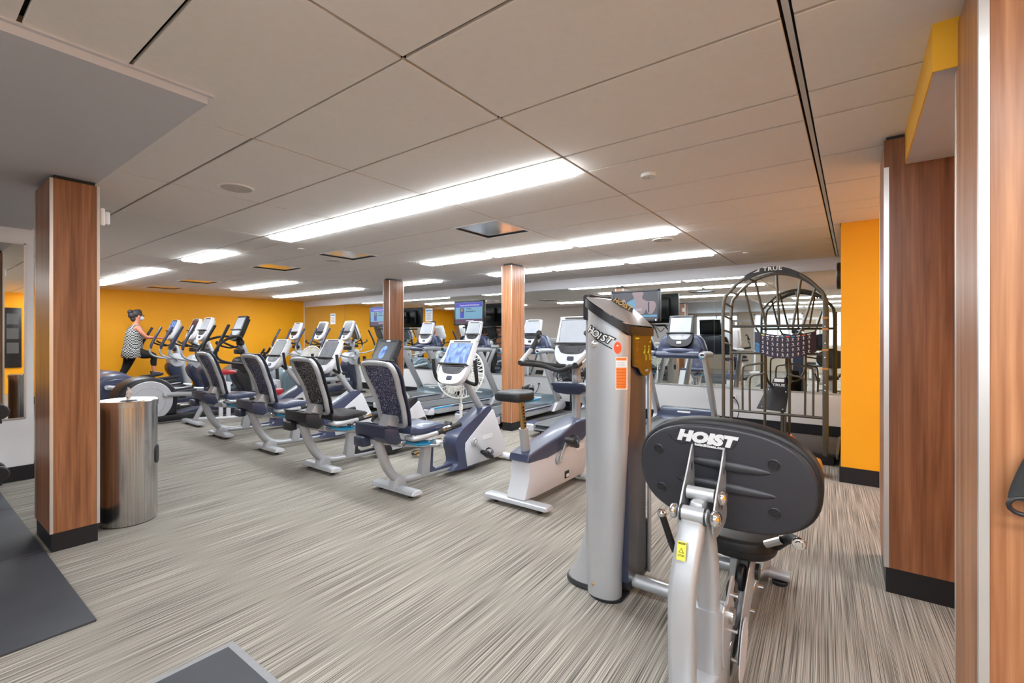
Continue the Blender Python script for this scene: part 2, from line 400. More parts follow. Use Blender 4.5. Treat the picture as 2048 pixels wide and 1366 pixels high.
for ri in range(len(rows) - 1):
    j0, j1 = rows[ri], rows[ri + 1]
    for i in range(-10, 5):
        x0, x1 = max(gx(i), XL), min(gx(i + 1), XR); y0, y1 = gy(j0), gy(j1)
        if i == 0: x1 -= .012
        if i == 1: x0 += .012
        if x1 - x0 < .05: continue
        if y0 > 5.37 and i == 1: x1 = min(x1, -.1)
        elif y1 > 5.37 and i >= 1:
            if i == 1: tile(x0, -.1, 5.37, y1)
            y1 = 5.37
        if x0 > -.15 and y0 > 5.3: continue
        if (i, j0) in lights: continue
        if y0 < SY and x0 < SX + .02:
            if x1 <= SX + .01 and y1 <= SY + .05: continue
            if x1 > SX and y1 > SY + .05:      # the L shaped tile round the corner
                mkobj('ceiling_tile', [box2(x0 + .005, SX, SY + .002, y1 - .0055, HC, HC + .016), box2(SX, x1 - .0055, y0 + .0055, y1 - .0055, HC, HC + .016)], 'tile', ceil); continue
            if x1 > SX: x0 = SX
            else: y0 = SY
        hit = [v for v in vents if j0 == v[1] and v[0] - .5 < i + 1 and v[0] > i]
        if hit:
            v = hit[0]; a, b = gx(v[0] - .5), gx(v[0])
            if a - x0 > .05: tile(x0, a, y0, y1)
            if x1 - b > .05: tile(b, x1, y0, y1)
            continue
        tile(x0, x1, y0, y1)
struct('trim_channel', [box2(gx(1) - .010, gx(1) + .010, -2.0, YB, HC + .012, HC + .03)], 'alu')
struct('ceiling_soffit_grey', box2(-6.4, SX, YR, SY, 2.40, 2.475), 'soffit')
struct('ceiling_over_alcove', box2(XL, -6.4, YR, .76, 2.40, 2.475), 'soffit')
struct('trim_1', box2(SX, SX + .02, YR, SY + .02, 2.432, 2.441), 'soffit')
struct('ceiling_bulkhead', box2(XL, -.1, YB - .015, YB, 2.27, HC + .01), 'soffit')
# yellow beam by the near columns
bm_ = struct('ceiling_beam', box2(.22, 1.6, 2.14, 3.5, 2.275, HC + .02), 'soffit')
struct('beam_side', [box2(.216, .22, 2.136, 3.5, 2.275, HC)], 'yellow', bm_)
struct('beam_end', [box2(.216, 1.6, 2.136, 2.14, 2.275, HC)], 'yellow', bm_)
# lights
def light(i, j):
    x0, x1, y0, y1 = gx(i), gx(i + 1), gy(j), gy(j + 1)
    L_ = None
    return x0, x1, y0, y1
proto_l = None
ordi = {}
rowname = {4: 'the row nearest the camera', 11: 'the middle row', 16: 'the row closest to the mirror wall', -3: 'the added fill row by the camera, out of view', -10: 'the row over the rear weights area', -17: 'the row by the rear windows'}
for j in (4, 11, 16, -3, -10, -17):
    ii = sorted([i for (i, jj) in lights if jj == j])
    for n_, i in enumerate(ii):
        x0, x1, y0, y1 = light(i, j)
        nm = ['leftmost', 'second from left', 'third from left', 'fourth from left', 'fifth from left', 'sixth from left', 'seventh from left', 'eighth from left', 'ninth from left', 'tenth from left']
        where = 'rightmost' if n_ == len(ii) - 1 else nm[n_]
        lab = 'lit white fluorescent ceiling panel, %s in %s' % (where, rowname[j])
        if proto_l is None:
            proto_l = thing('ceiling_light', lab, 'light', ((x0 + x1) / 2, (y0 + y1) / 2, HC), 0, 'recessed fluorescent ceiling panels')
            W_, D_ = 1.2192 / 2 - .006, .3048 / 2 - .006
            mkobj('frame', [box2(-W_, W_, -D_, -D_ + .012, -.002, .03), box2(-W_, W_, D_ - .012, D_, -.002, .03), box2(-W_, -W_ + .045, -D_, D_, -.002, .03), box2(W_ - .045, W_, -D_, D_, -.002, .03)], 'fixture', proto_l)
            mkobj('diffuser', prism([(-D_ + .02, .006), (-D_ + .022, -.02), (-D_ + .035, -.028), (D_ - .035, -.028), (D_ - .022, -.02), (D_ - .02, .006)], -W_ + .046, W_ - .046, 'x', .003, 1), 'diffuser', proto_l)  # lens shaped to drop below the ceiling so its glowing sides brighten the tiles
        else:
            dup(proto_l, ((x0 + x1) / 2, (y0 + y1) / 2, HC), lab)
# reflector vents
vl = ['square aluminium ceiling reflector nearest the long light row, clear and bright', 'square aluminium ceiling reflector with a torn yellow reflection, second from right',
      'square ceiling reflector showing yellow, third from right', 'square ceiling reflector showing yellow, fourth from right', 'square ceiling reflector farthest left near the orange wall']
pv = None
for (v, j), lab in zip(vents, vl):
    loc = (gx(v) - .3048, gy(j + 1), HC)
    if pv is None:
        pv = thing('ceiling_reflector', lab, 'vent', loc, 0, 'square ceiling reflectors')
        h = .3
        mkobj('frame', [box2(-h, h, -h, -h + .03, -.003, .03), box2(-h, h, h - .03, h, -.003, .03), box2(-h, -h + .03, -h, h, -.003, .03), box2(h - .03, h, -h, h, -.003, .03)], 'fixture', pv)
        mkobj('inner_rim', [box2(-h + .03, h - .03, -h + .03, -h + .038, .001, .034), box2(-h + .03, h - .03, h - .038, h - .03, .001, .034), box2(-h + .03, -h + .038, -h + .03, h - .03, .001, .034), box2(h - .038, h - .03, -h + .03, h - .03, .001, .034)], 'black', pv)
        nn = 10; V = []; F = []
        for a in range(nn + 1):
            for b in range(nn + 1):
                x, y = -h + .04 + (2 * h - .08) * a / nn, -h + .04 + (2 * h - .08) * b / nn
                V.append(Vector((x, y, .012 - .004 * math.sin(PI * a / nn) * math.sin(PI * b / nn))))
        for a in range(nn):
            for b in range(nn): q = a * (nn + 1) + b; F.append([q, q + 1, q + nn + 2, q + nn + 1])
        mkobj('reflector', (V, F), 'grille', pv, sharp=80)
    else: dup(pv, loc, lab)
# speakers and detectors
def ceil_disc(name, lab, cat, x, y, r, th, m='tile'):
    o = thing(name, lab, cat, (x, y, HC))
    mkobj('rim', lathe([(r, .002), (r, -th), (r * .86, -th), (r * .86, -.001)], 32), m, o)
    mkobj('cover', disc(r * .85, th * .8, 32, (0, 0, -th * .4), 'z', .002), 'speaker_grey' if name == 'ceiling_speaker' else m, o)
    mkobj('knob', disc(.008, .004, 10, (0, 0, -th - .001), 'z', .001), 'alu', o)
ceil_disc('ceiling_speaker', 'large round flush ceiling speaker above the trash can side of the room', 'speaker', -3.58, 1.51, .115, .006)
ceil_disc('ceiling_speaker', 'round ceiling speaker right of the bright reflector between light rows', 'speaker', -1.70, 5.12, .115, .006)
ceil_disc('ceiling_speaker', 'round ceiling speaker left of the second reflector', 'speaker', -5.89, 3.75, .115, .006)
ceil_disc('smoke_detector', 'small round smoke detector right of the long near light row', 'detector', -1.09, 3.0, .05, .02, 'fixture')
ceil_disc('smoke_detector', 'small round sprinkler cap left of the near light row', 'detector', -5.40, 3.01, .04, .012, 'fixture')
ceil_disc('smoke_detector', 'small round detector near the orange wall lights', 'detector', -8.44, 4.44, .06, .03, 'fixture')
ceil_disc('smoke_detector', 'small round sprinkler cap above the stretch cage', 'detector', -1.10, 6.5, .04, .012, 'fixture')

# mirror wall
mw = thing('wall_mirror', 'wide wall mirror of tall panels above the white wainscot', 'mirror', (0, YB, 0))
seams = [-13.40, -11.35, -9.40, -7.47, -5.55, -3.62, -1.73, -.115]
for a, b in zip(seams[:-1], seams[1:]):
    mkobj('mirror_panel', box2(a + .002, b - .002, -.008, 0, .61, 2.265), 'mirror', mw)
mkobj('bottom_channel', box2(XL + .05, -.115, -.012, 0, .598, .61), 'alu', mw)
mkobj('edge_strip', box2(-13.43, -13.40, -.012, 0, .6, 2.27), 'fixture', mw)
# mirror on alcove wall
am = thing('wall_mirror', 'narrow framed mirror on the white wall left of the wooden column', 'mirror', (-6.4, 0, 0))
mkobj('mirror_glass', box2(0, .012, -1.2, .80, .60, 2.25), 'mirror_b', am)
mkobj('mirror_frame', [box2(0, .016, .80, .812, .59, 2.26), box2(0, .016, -1.2, .812, .588, .60), box2(0, .016, -1.2, .812, 2.25, 2.262)], 'alu', am)

# wooden columns
def column(x0, x1, y0, y1, top, lab, wood='wood', base=.12, tr=.012, cat='column', capz=HC):
    t = thing('wooden_column', lab, cat, ((x0 + x1) / 2, (y0 + y1) / 2, 0))
    a, b = (x1 - x0) / 2, (y1 - y0) / 2
    mkobj('base', box2(-a + .008, a - .008, -b + .008, b - .008, 0, base), 'base_black', t)
    mkobj('core', box2(-a + .02, a - .02, -b + .02, b - .02, base, top), 'black', t)
    for g in (box2(-a + tr, a - tr, -b, -b + .02, base, top), box2(-a + tr, a - tr, b - .02, b, base, top), box2(-a, -a + .02, -b + tr, b - tr, base, top), box2(a - .02, a, -b + tr, b - tr, base, top)):
        mkobj('wood_panel', g, wood, t)
    for sx in (-1, 1):
        for sy in (-1, 1):
            mkobj('corner_trim', box2(min(sx * a, sx * (a - tr)) - (.001 if sx < 0 else -.001), max(sx * a, sx * (a - tr)) + (.001 if sx > 0 else -.001), min(sy * b, sy * (b - tr)) - (.001 if sy < 0 else -.001), max(sy * b, sy * (b - tr)) + (.001 if sy > 0 else -.001), base, top), 'alu', t)
    mkobj('top_reveal', box2(-a + .02, a - .02, -b + .02, b - .02, top, capz), 'black', t)
    return t
column(-4.57, -4.08, .625, .865, 2.375, 'square walnut column with black base left of the steel trash can', tr=.016, capz=2.40)
c1 = column(-4.17, -3.99, 5.40, 5.73, 2.41, 'slim light wood column left of the upright bike, nearer of the two', 'wood_light', tr=.01)
c2 = column(-7.02, -6.84, 5.50, 5.83, 2.41, 'slim wood column behind the black console, farther of the two slim ones', 'wood', tr=.01)
rc = column(.13, .75, 3.19, 3.72, 2.275, 'broad dark walnut column under the yellow beam at right', tr=.022, base=.135, capz=2.28)
mkobj('upper_panel', box2(-.31, -.095, -.265, .2, 2.275, 2.42), 'wood', rc)
mkobj('upper_reveal', box2(-.30, -.10, -.25, .2, 2.42, HC), 'black', rc)
nc = column(.28, 1.1, 1.81, 2.19, 2.42, 'large wood column at the right edge of the photo, nearest', 'wood_light', tr=.022, base=.1)
# strobe alarm on the left column
o = thing('wall_strobe', 'small white strobe alarm on the side of the walnut column', 'alarm', (-4.125, .866, 2.18), PI / 2); mkobj('back_plate', box2(0, .03, -.04, .04, -.06, .06, .01), 'outlet', o); mkobj('lens', box2(.03, .06, -.02, .02, -.045, .045, .01), 'white_plastic', o)
# strap handles on the near column
o = thing('strap_handle', 'black webbing strap with foam grip hanging on the nearest wood column', 'strap', (.412, 1.80, -.15))
mkobj('strap', [tube([(-.02, -.02, 1.20), (-.035, -.022, 1.16), (-.05, -.025, 1.11), (-.055, -.03, 1.085)], .03, n=12, sq=(1, .35), up=(0, 1, 0)), tube([(-.02, -.02, 1.20), (.02, -.02, 1.185), (.06, -.02, 1.15)], .028, n=12, sq=(1, .35), up=(0, 1, 0))], 'grip', o)
mkobj('grip_ring', [tube([(-.055 + .028 * math.cos(a), -.035, 1.075 + .022 * math.sin(a)) for a in [2 * PI * q / 14 for q in range(14)]], .006, n=8, k=1, closed=True, up=(0, 1, 0))], 'black', o)
mkobj('foam_grip', cyl((.015, -.04, 1.08), (.04, -.04, .97), .022), 'grip', o)
# rubber mats
o = thing('rubber_mat', 'big black rubber floor mat at left edge beside the column', 'mat', (-2.93, .6, 0))
for x0, x1, y0, y1 in ((-1.22, 0, -1.83, 0), (-2.44, -1.226, -1.83, 0), (-3.455, -2.446, -1.83, 0), (-1.22, 0, -3.67, -1.836), (-2.44, -1.226, -3.67, -1.836), (-3.455, -2.446, -3.67, -1.836)):
    mkobj('mat_tile', box2(x0, x1, y0, y1, 0, .012, .003), 'rubber', o)
o.location = (-2.93, .61, 0)
o = thing('floor_mat', 'black floor mat with grey border at the bottom of the photo', 'mat', (-2.24, .93, 0))
mkobj('mat_pad', box2(.03, 1.2, -1.5, -.03, 0, .009, .002), 'rubber', o)
mkobj('border', [box2(0, 1.23, -.03, 0, 0, .006), box2(0, .03, -1.5, -.03, 0, .006), box2(1.2, 1.23, -1.5, -.03, 0, .006)], 'rubber_edge', o)

# ================================================================== FITNESS MACHINES
# ---- console: local frame origin = lower edge centre, u=x, v=up the tilted face, facing -Y
def console(parent, x, y, z, tilt, s=1.0, body='white_plastic', panel='charcoal', screen='screen_grey', lower='white_plastic', brand=False):
    mt = T(x, y, z) @ Matrix.Rotation(math.radians(-tilt), 4, 'X') @ Matrix.Scale(s, 4)
    X = lambda g: xf(g, mt)
    out = []
    W, Ht = .185, .48
    out = [(W * .93, Ht - .03), (W * .82, Ht), (-W * .82, Ht), (-W * .93, Ht - .03), (-W, .20), (-W * .97, .10), (-W * .78, .03), (-W * .4, .0), (W * .4, .0), (W * .78, .03), (W * .97, .10), (W, .20)]
    outl = smooth2(out, 3)
    c = mkobj('console', X(prism(outl, 0, .055, 'y', .014, 3)), body, parent)
    mkobj('console_back', X(prism([(a * .8, b * .86 + .03) for a, b in outl], .05, .10, 'y', .02, 2)), 'grey_plastic' if body != 'black' else 'black', c)
    mkobj('screen', X(prism(rrect(.30, .235, .012, cx=0, cy=.325), -.004, .004, 'y', .001, 1)), screen, c)
    mkobj('screen_rim', X(prism(rrect(.312, .247, .014, cx=0, cy=.325), -.002, .004, 'y', .001, 1)), 'charcoal', c)
    mkobj('top_lens', X(prism(rrect(.24, .018, .008, cx=0, cy=.462), -.004, .01, 'y', .002, 1)), 'black', c)
    mkobj('reading_ledge', X(prism([(-.195, .196), (.195, .196), (.195, .203), (.18, .21), (-.18, .21), (-.195, .203)], -.035, .004, 'y', .002, 1)), 'black', c)
    mkobj('control_panel', X(prism(smooth2([(-.14, .188), (.14, .188), (.138, .15), (.11, .115), (.05, .102), (-.05, .102), (-.11, .115), (-.138, .15)], 2), -.004, .004, 'y', .001, 1)), panel if body != 'black' else 'screen_pale', c)
    mkobj('key_group', [X(box(.085, .003, .045, (-.01, -.005, .142), .003, 1)), X(box(.02, .003, .012, (.075, -.005, .165), .003, 1)), X(box(.02, .003, .012, (.1, -.005, .165), .003, 1)), X(box(.02, .003, .012, (.075, -.005, .145), .003, 1)), X(box(.014, .003, .014, (-.1, -.005, .15), .003, 1))], 'glass_dark' if body != 'black' else 'grey_plastic', c)
    mkobj('start_button', X(prism(rrect(.07, .042, .012, cx=0, cy=.058), -.01, .004, 'y', .003, 1)), 'navy_dark' if body != 'black' else 'grey_plastic', c)
    return c
def pedal_set(parent, y, z, ang, xo, arm=.165, m='silver'):
    """cranks and pedals; right crank (+x) at angle ang"""
    for s in (1, -1):
        a = math.radians(ang if s > 0 else ang + 180)
        py, pz = y + arm * math.cos(a), z + arm * math.sin(a)
        c = mkobj('crank', [disc(.042, .018, 20, (s * (xo + .01), y, z), 'x'), tube([(s * (xo + .025), y, z), (s * (xo + .035), py, pz)], .014, n=8, k=1, sq=(.6, 1.3), up=(0, -math.sin(a), math.cos(a)))], m, parent)
        mkobj('crank_cap', disc(.02, .012, 14, (s * (xo + .024), y, z), 'x'), 'chrome', c)
        p = mkobj('pedal', [rot(box(.10, .14, .045, (s * (xo + .09), py, pz), .018), 'X', -35 if s > 0 else 60, (s * (xo + .09), py, pz))], 'black', parent)
        mkobj('toe_strap', [rot(tube([(s * (xo + .04), py, pz), (s * (xo + .05), py + .01, pz + .055), (s * (xo + .09), py + .015, pz + .075), (s * (xo + .135), py + .01, pz + .05), (s * (xo + .14), py, pz)], .016, n=8, k=3, sq=(1, .25), up=(0, 0, 1)), 'X', -35 if s > 0 else 60, (s * (xo + .09), py, pz))], 'charcoal', p)
def foot_bar(parent, y, w_, m, name='foot_bar', d=.10, h=.042, z=.05):
    f = mkobj(name, prism(smooth2([(y - d / 2, z - h * .35), (y - d / 2, z), (y - d * .3, z + h * .5), (y + d * .3, z + h * .5), (y + d / 2, z), (y + d / 2, z - h * .35), (y, z - h * .5)], 3), -w_ / 2, w_ / 2, 'x', .004, 1), m, parent)
    for s in (-1, 1):
        mkobj('end_cap', prism(smooth2([(y - d / 2 + .008, z - h * .3), (y - d * .28, z + h * .38), (y + d * .28, z + h * .38), (y + d / 2 - .008, z - h * .3)], 3), s * w_ / 2, s * (w_ / 2 + .004), 'x'), 'grey_plastic', f)
        mkobj('leveling_foot', [disc(.024, .012, 14, (s * w_ * .36, y, .0065), 'z'), cyl((s * w_ * .36, y, .01), (s * w_ * .36, y, z), .008, 8)], 'black', f)
    return f

def recumbent(label, loc, dark=False, screen='screen_grey', black_console=False):
    nv = 'black' if dark else 'navy'
    t = thing('recumbent_bike', label, 'exercise bike', loc, 0, 'row of recumbent bikes')
    foot_bar(t, 0, .54, 'silver', d=.115)
    mkobj('neck_socket', [prism([(-.06, .05), (.09, .055), (.06, .13), (-.01, .15), (-.04, .12)], -.045, .045, 'x', .012)], 'silver', t)
    mkobj('main_frame', tube([(0, -.20, .50), (0, -.15, .36), (0, -.09, .235), (0, -.01, .14), (0, .10, .095), (0, .26, .085), (0, .60, .075), (0, 1.44, .07)], .034, n=14, k=5, sq=(1, 1), rlist=[.042, .042, .041, .038, .034, .032, .03, .03]), 'silver', t)
    foot_bar(t, 1.46, .50, 'white_plastic', 'front_foot_bar', d=.09)
    mkobj('seat_post', prism([(.26, .08), (.37, .08), (.395, .34), (.31, .36)], -.035, .035, 'x', .01), 'silver', t)
    mkobj('post_gusset', prism([(.37, .07), (.78, .07), (.76, .115), (.46, .115), (.42, .15), (.43, .35), (.39, .35)], -.026, .026, 'x', .008), nv, t)
    rl = mkobj('seat_rail', prism([(-.25, .475), (.46, .335), (.455, .385), (-.25, .515)], -.032, .032, 'x', .006), 'silver', t)
    for sx in (-1, 1): mkobj('rail_plate', prism([(-.10, .43), (.46, .32), (.46, .345), (-.10, .46)], sx * .05, sx * .058, 'x', .002, 1), 'steel', rl)
    mkobj('rear_tray', prism([(-.28, .635), (-.14, .61), (-.10, .50), (-.15, .47), (-.24, .50), (-.28, .55)], -.20, .20, 'x', .015), 'black' if dark else 'navy_dark', t)
    mkobj('tray_rim', tube([(-.20, -.28, .64), (-.20, -.14, .612), (.20, -.14, .612), (.20, -.28, .64)], .008, n=6, k=1, closed=True), 'black' if dark else 'navy_dark', t)
    mkobj('bottle_holder', box2(-.17, -.03, -.32, -.23, .45, .54, .02), 'black' if dark else 'navy_dark', t)
    mkobj('back_bracket', [prism([(-.20, .52), (-.06, .50), (.0, .68), (-.10, .70)], -.062, .062, 'x', .008)], 'silver', t)
    # seat back
    def ring(w_, y, z): return (w_, y, z)
    BO = -.035
    pts = [(-.10, .035, .60), (-.155, .0, .66), (-.165, -.03, .78), (-.175, -.075, .90), (-.20, -.125, 1.02), (-.19, -.165, 1.11), (-.13, -.185, 1.145), (.13, -.185, 1.145), (.19, -.165, 1.11), (.20, -.125, 1.02), (.175, -.075, .90), (.165, -.03, .78), (.155, .0, .66), (.10, .035, .60)]
    pts = [(x_, y_ + BO, z_) for x_, y_, z_ in pts]
    mkobj('backrest_frame', tube(pts, .023, n=10, k=4, closed=True, up=(0, 1, .25)), 'silver', t)
    # woven backrest: front panel bulging forward, with wrapped sides
    def sheet(off, inset, bow):
        rowsz = [(.60, .035, .12), (.66, .0, .15), (.78, -.03, .16), (.90, -.075, .17), (1.02, -.125, .19), (1.10, -.16, .19), (1.145, -.185, .15)]
        V = []; F = []; nu = 10
        for z, y, w_ in rowsz:
            for a in range(nu + 1):
                u = -1 + 2 * a / nu
                V.append(Vector((u * (w_ - inset), y + BO + off + bow * (1 - u * u), z)))
        for r_ in range(len(rowsz) - 1):
            for a in range(nu): q = r_ * (nu + 1) + a; F.append([q, q + 1, q + nu + 2, q + nu + 1])
        return V, F
    bk = mkobj('backrest', sheet(.0, .012, .012), 'mesh_black' if dark else 'mesh_navy', t, sharp=80)
    mkobj('backrest_front', sheet(.042, -.012, .026), 'mesh_black' if dark else 'mesh_navy', bk, sharp=80)
    mkobj('backrest_edge', [tube([(x_ * 1.06, y_ + .042, z_) for x_, y_, z_ in pts], .013, n=8, k=3, closed=True, up=(0, 1, .25), sq=(1.8, .8)), ], 'black' if dark else 'navy_dark', bk)
    mkobj('headrest_lip', [box(.32, .08, .012, (0, -.19, 1.17), .005)], 'black', bk)
    # cushion
    mkobj('seat', prism(smooth2([(.02, .60), (.0, .56), (.04, .52), (.36, .50), (.42, .53), (.40, .575), (.30, .585), (.12, .575)], 3), -.20, .20, 'x', .02, 3), 'black_soft' if dark else 'navy', t)
    for s in (-1, 1):
        g = mkobj('side_handle', tube([(s * .12, .02, .50), (s * .20, .02, .495), (s * .235, .08, .50), (s * .24, .16, .505), (s * .24, .30, .515)], .021, n=10, k=4), 'silver', t)
        mkobj('hand_grip', tube([(s * .24, .26, .513), (s * .24, .56, .545)], .024, n=10, k=1), 'grip', g)
        mkobj('pulse_sensor', tube([(s * .24, .32, .523), (s * .24, .42, .534)], .0245, n=10, k=1), 'chrome', g)
    mkobj('adjust_lever', [tube([(.05, .05, .45), (.13, .12, .42), (.16, .24, .41), (.12, .32, .42)], .012, n=8, k=3), box(.05, .12, .04, (.09, .22, .41), .01)], 'blue', t)
    mkobj('lever_disc', disc(.03, .02, 14, (.065, .02, .44), 'x'), 'chrome', t); mkobj('lever_disc', disc(.02, .025, 12, (.07, .10, .43), 'x'), 'chrome', t)
    mkobj('lever_cable', tube([(.05, .3, .40), (.12, .42, .42), (.10, .50, .38), (.06, .46, .34)], .006, n=6, k=3), 'chrome', t)
    # shroud
    mkobj('shroud_cover', prism(smooth2([(1.16, .63), (1.05, .58), (.88, .50), (.76, .44), (.68, .37), (.66, .30), (.69, .20), (.70, .12), (.64, .075), (.64, .055), (1.0, .055), (1.0, .30), (1.22, .58)], 3), -.088, .088, 'x', .02, 3), nv, t)
    sh = mkobj('shroud_side', prism([(.83, .06), (1.38, .06), (1.45, .10), (1.46, .18), (1.37, .34), (1.25, .58), (1.215, .58), (.88, .36), (.80, .30), (.795, .24)], -.098, .098, 'x', .012, 2), 'grey_plastic', t)
    mkobj('side_badge', [prism(rrect(.17, .045, .012, cx=1.14, cy=.31), .0985, .101, 'x', .001, 1)], 'white_plastic', sh)
    pedal_set(t, .92, .29, -52, .10)
    st = mkobj('console_stalk', tube([(0, 1.19, .54), (0, 1.03, .74), (0, .87, .95), (0, .80, 1.03)], .034, n=12, k=3, sq=(1, 1.15)), 'silver', t)
    console(t, 0, .635, .91, 28, 1.0, 'black' if black_console else 'white_plastic', 'charcoal', screen)
    if black_console:
        con = [o_ for o_ in t.children if o_.name.startswith('console') and not o_.name.startswith('console_s')][0]
        sm_ = T(0, .635, .91) @ Matrix.Rotation(math.radians(-28), 4, 'X')
        mkobj('screen_picture', [xf(prism(smooth2([(-.05, .24), (-.07, .30), (-.045, .37), (.0, .40), (.035, .37), (.03, .30), (.01, .24)], 3), -.007, -.004, 'y'), sm_)], 'screen_blue', con)
        mkobj('maker_plate', xf(box(.07, .004, .018, (0, -.004, .462), .002, 1), sm_), 'label_white', con)
    for s in (-1, 1):
        mkobj('front_grip', tube([(s * .04, .83, .93), (s * .20, .80, .90), (s * .265, .77, .92), (s * .285, .74, 1.0), (s * .285, .72, 1.14)], .019, n=10, k=5), 'grip', t)
    return t

recumbent('recumbent bike nearest the camera with blue lit console screen', (-3.23, 2.67, 0), screen='screen_blue')
recumbent('recumbent bike with black seat and black console, second from the front', (-4.38, 2.66, 0), dark=True, screen='glass_dark', black_console=True)
recumbent('recumbent bike third from the front with lit menu on white console', (-5.62, 2.73, 0), screen='screen_menu')
recumbent('recumbent bike fourth from the front, navy backrest and dark blank screen', (-6.97, 2.74, 0), screen='screen_grey')

# ---- upright bike
def upright(label, loc, screen):
    t = thing('upright_bike', label, 'exercise bike', loc)
    foot_bar(t, -.01, .60, 'silver', d=.11)
    foot_bar(t, .93, .52, 'silver', 'front_foot_bar', d=.09)
    mkobj('shroud_side', prism([(-.04, .075), (.12, .06), (.95, .06), (1.02, .14), (1.05, .30), (1.03, .46), (.70, .46), (.50, .40), (.03, .36), (.02, .22)], -.095, .095, 'x', .016, 2), 'grey_plastic', t)
    sh = mkobj('shroud_cover', prism([(.0, .37), (.02, .42), (.10, .44), (.50, .50), (.80, .58), (.98, .585), (1.03, .54), (1.05, .44), (.92, .38), (.50, .36), (.30, .34), (.03, .355)], -.102, .102, 'x', .02, 3), 'navy', t)
    mkobj('warning_plate', prism(rrect(.075, .065, .006, cx=.62, cy=.13), .0955, .098, 'x'), 'label_dark', t)
    mkobj('warning_text', prism(rrect(.045, .028, .003, cx=.63, cy=.12), .098, .0995, 'x'), 'label_white', t)
    mkobj('side_badge', prism(rrect(.16, .05, .014, cx=.88, cy=.33), .0955, .0975, 'x'), 'white_plastic', t)
    pedal_set(t, .46, .30, 58, .10)
    mkobj('seat_sleeve', cyl((0, .11, .38), (0, .075, .62), .038, 18), 'silver', t)
    sp = mkobj('seat_post', tube([(0, .08, .60), (0, .04, .86)], .028, n=12, k=1, sq=(.8, 1.1)), 'gold', t)
    for q in range(7): mkobj('height_slot', box(.003, .018, .016, (.0235, .068 - q * .0045, .64 + q * .026), .001, 1), 'black', sp)
    mkobj('height_lever', [tube([(.02, .06, .84), (.05, .14, .845), (.06, .2, .85)], .012, n=8, k=3)], 'blue', t)
    mkobj('saddle', [prism(smooth2([(-.12, -.15), (-.14, .0), (-.10, .08), (-.035, .16), (0, .18), (.035, .16), (.10, .08), (.14, .0), (.12, -.15), (0, -.17)], 3), 0, .075, 'z', .022, 3)], 'black_soft', t).data.transform(Matrix.Translation((0, .0, .86)))
    mkobj('saddle_bow', [tube([(-.04, .13, .93), (0, .18, .95), (.04, .13, .93)], .024, n=10, k=4)], 'black_soft', t)
    cm = mkobj('column', tube([(0, .96, .42), (0, .97, .55), (0, .975, .80), (0, .97, 1.10)], .042, n=14, k=3, sq=(1, 1)), 'silver', t)
    mkobj('bottle_tray', prism(smooth2([(-.17, .93), (.17, .93), (.17, .89), (.13, .83), (-.13, .83), (-.17, .89)], 2), .80, .93, 'y', .012), 'navy_dark', t)
    mkobj('console_mount', box(.22, .16, .06, (0, .93, 1.10), .02), 'grey_plastic', t)
    console(t, 0, .84, 1.105, 16, 1.0, 'white_plastic', 'charcoal', screen)
    for s in (-1, 1):
        h = mkobj('handlebar', tube([(s * .02, .80, 1.09), (s * .14, .72, 1.10), (s * .24, .60, 1.13), (s * .28, .50, 1.135), (s * .285, .42, 1.13)], .021, n=10, k=4), 'grip', t)
        mkobj('horn_grip', tube([(s * .285, .44, 1.135), (s * .30, .56, 1.20), (s * .30, .68, 1.28), (s * .27, .72, 1.36), (s * .25, .70, 1.40)], .022, n=10, k=4), 'silver', h)
        mkobj('horn_rubber', tube([(s * .30, .64, 1.25), (s * .29, .71, 1.33), (s * .26, .71, 1.39), (s * .25, .69, 1.41)], .027, n=10, k=4), 'grip', h)
    mkobj('crossbar_grip', tube([(-.285, .43, 1.125), (-.15, .60, 1.10), (0, .64, 1.06), (.15, .60, 1.10), (.285, .43, 1.125)], .022, n=10, k=5), 'grip', t)
    return t
upright('upright exercise bike with black saddle beside the tall silver tower', (-2.18, 3.04, 0), 'screen_pale')

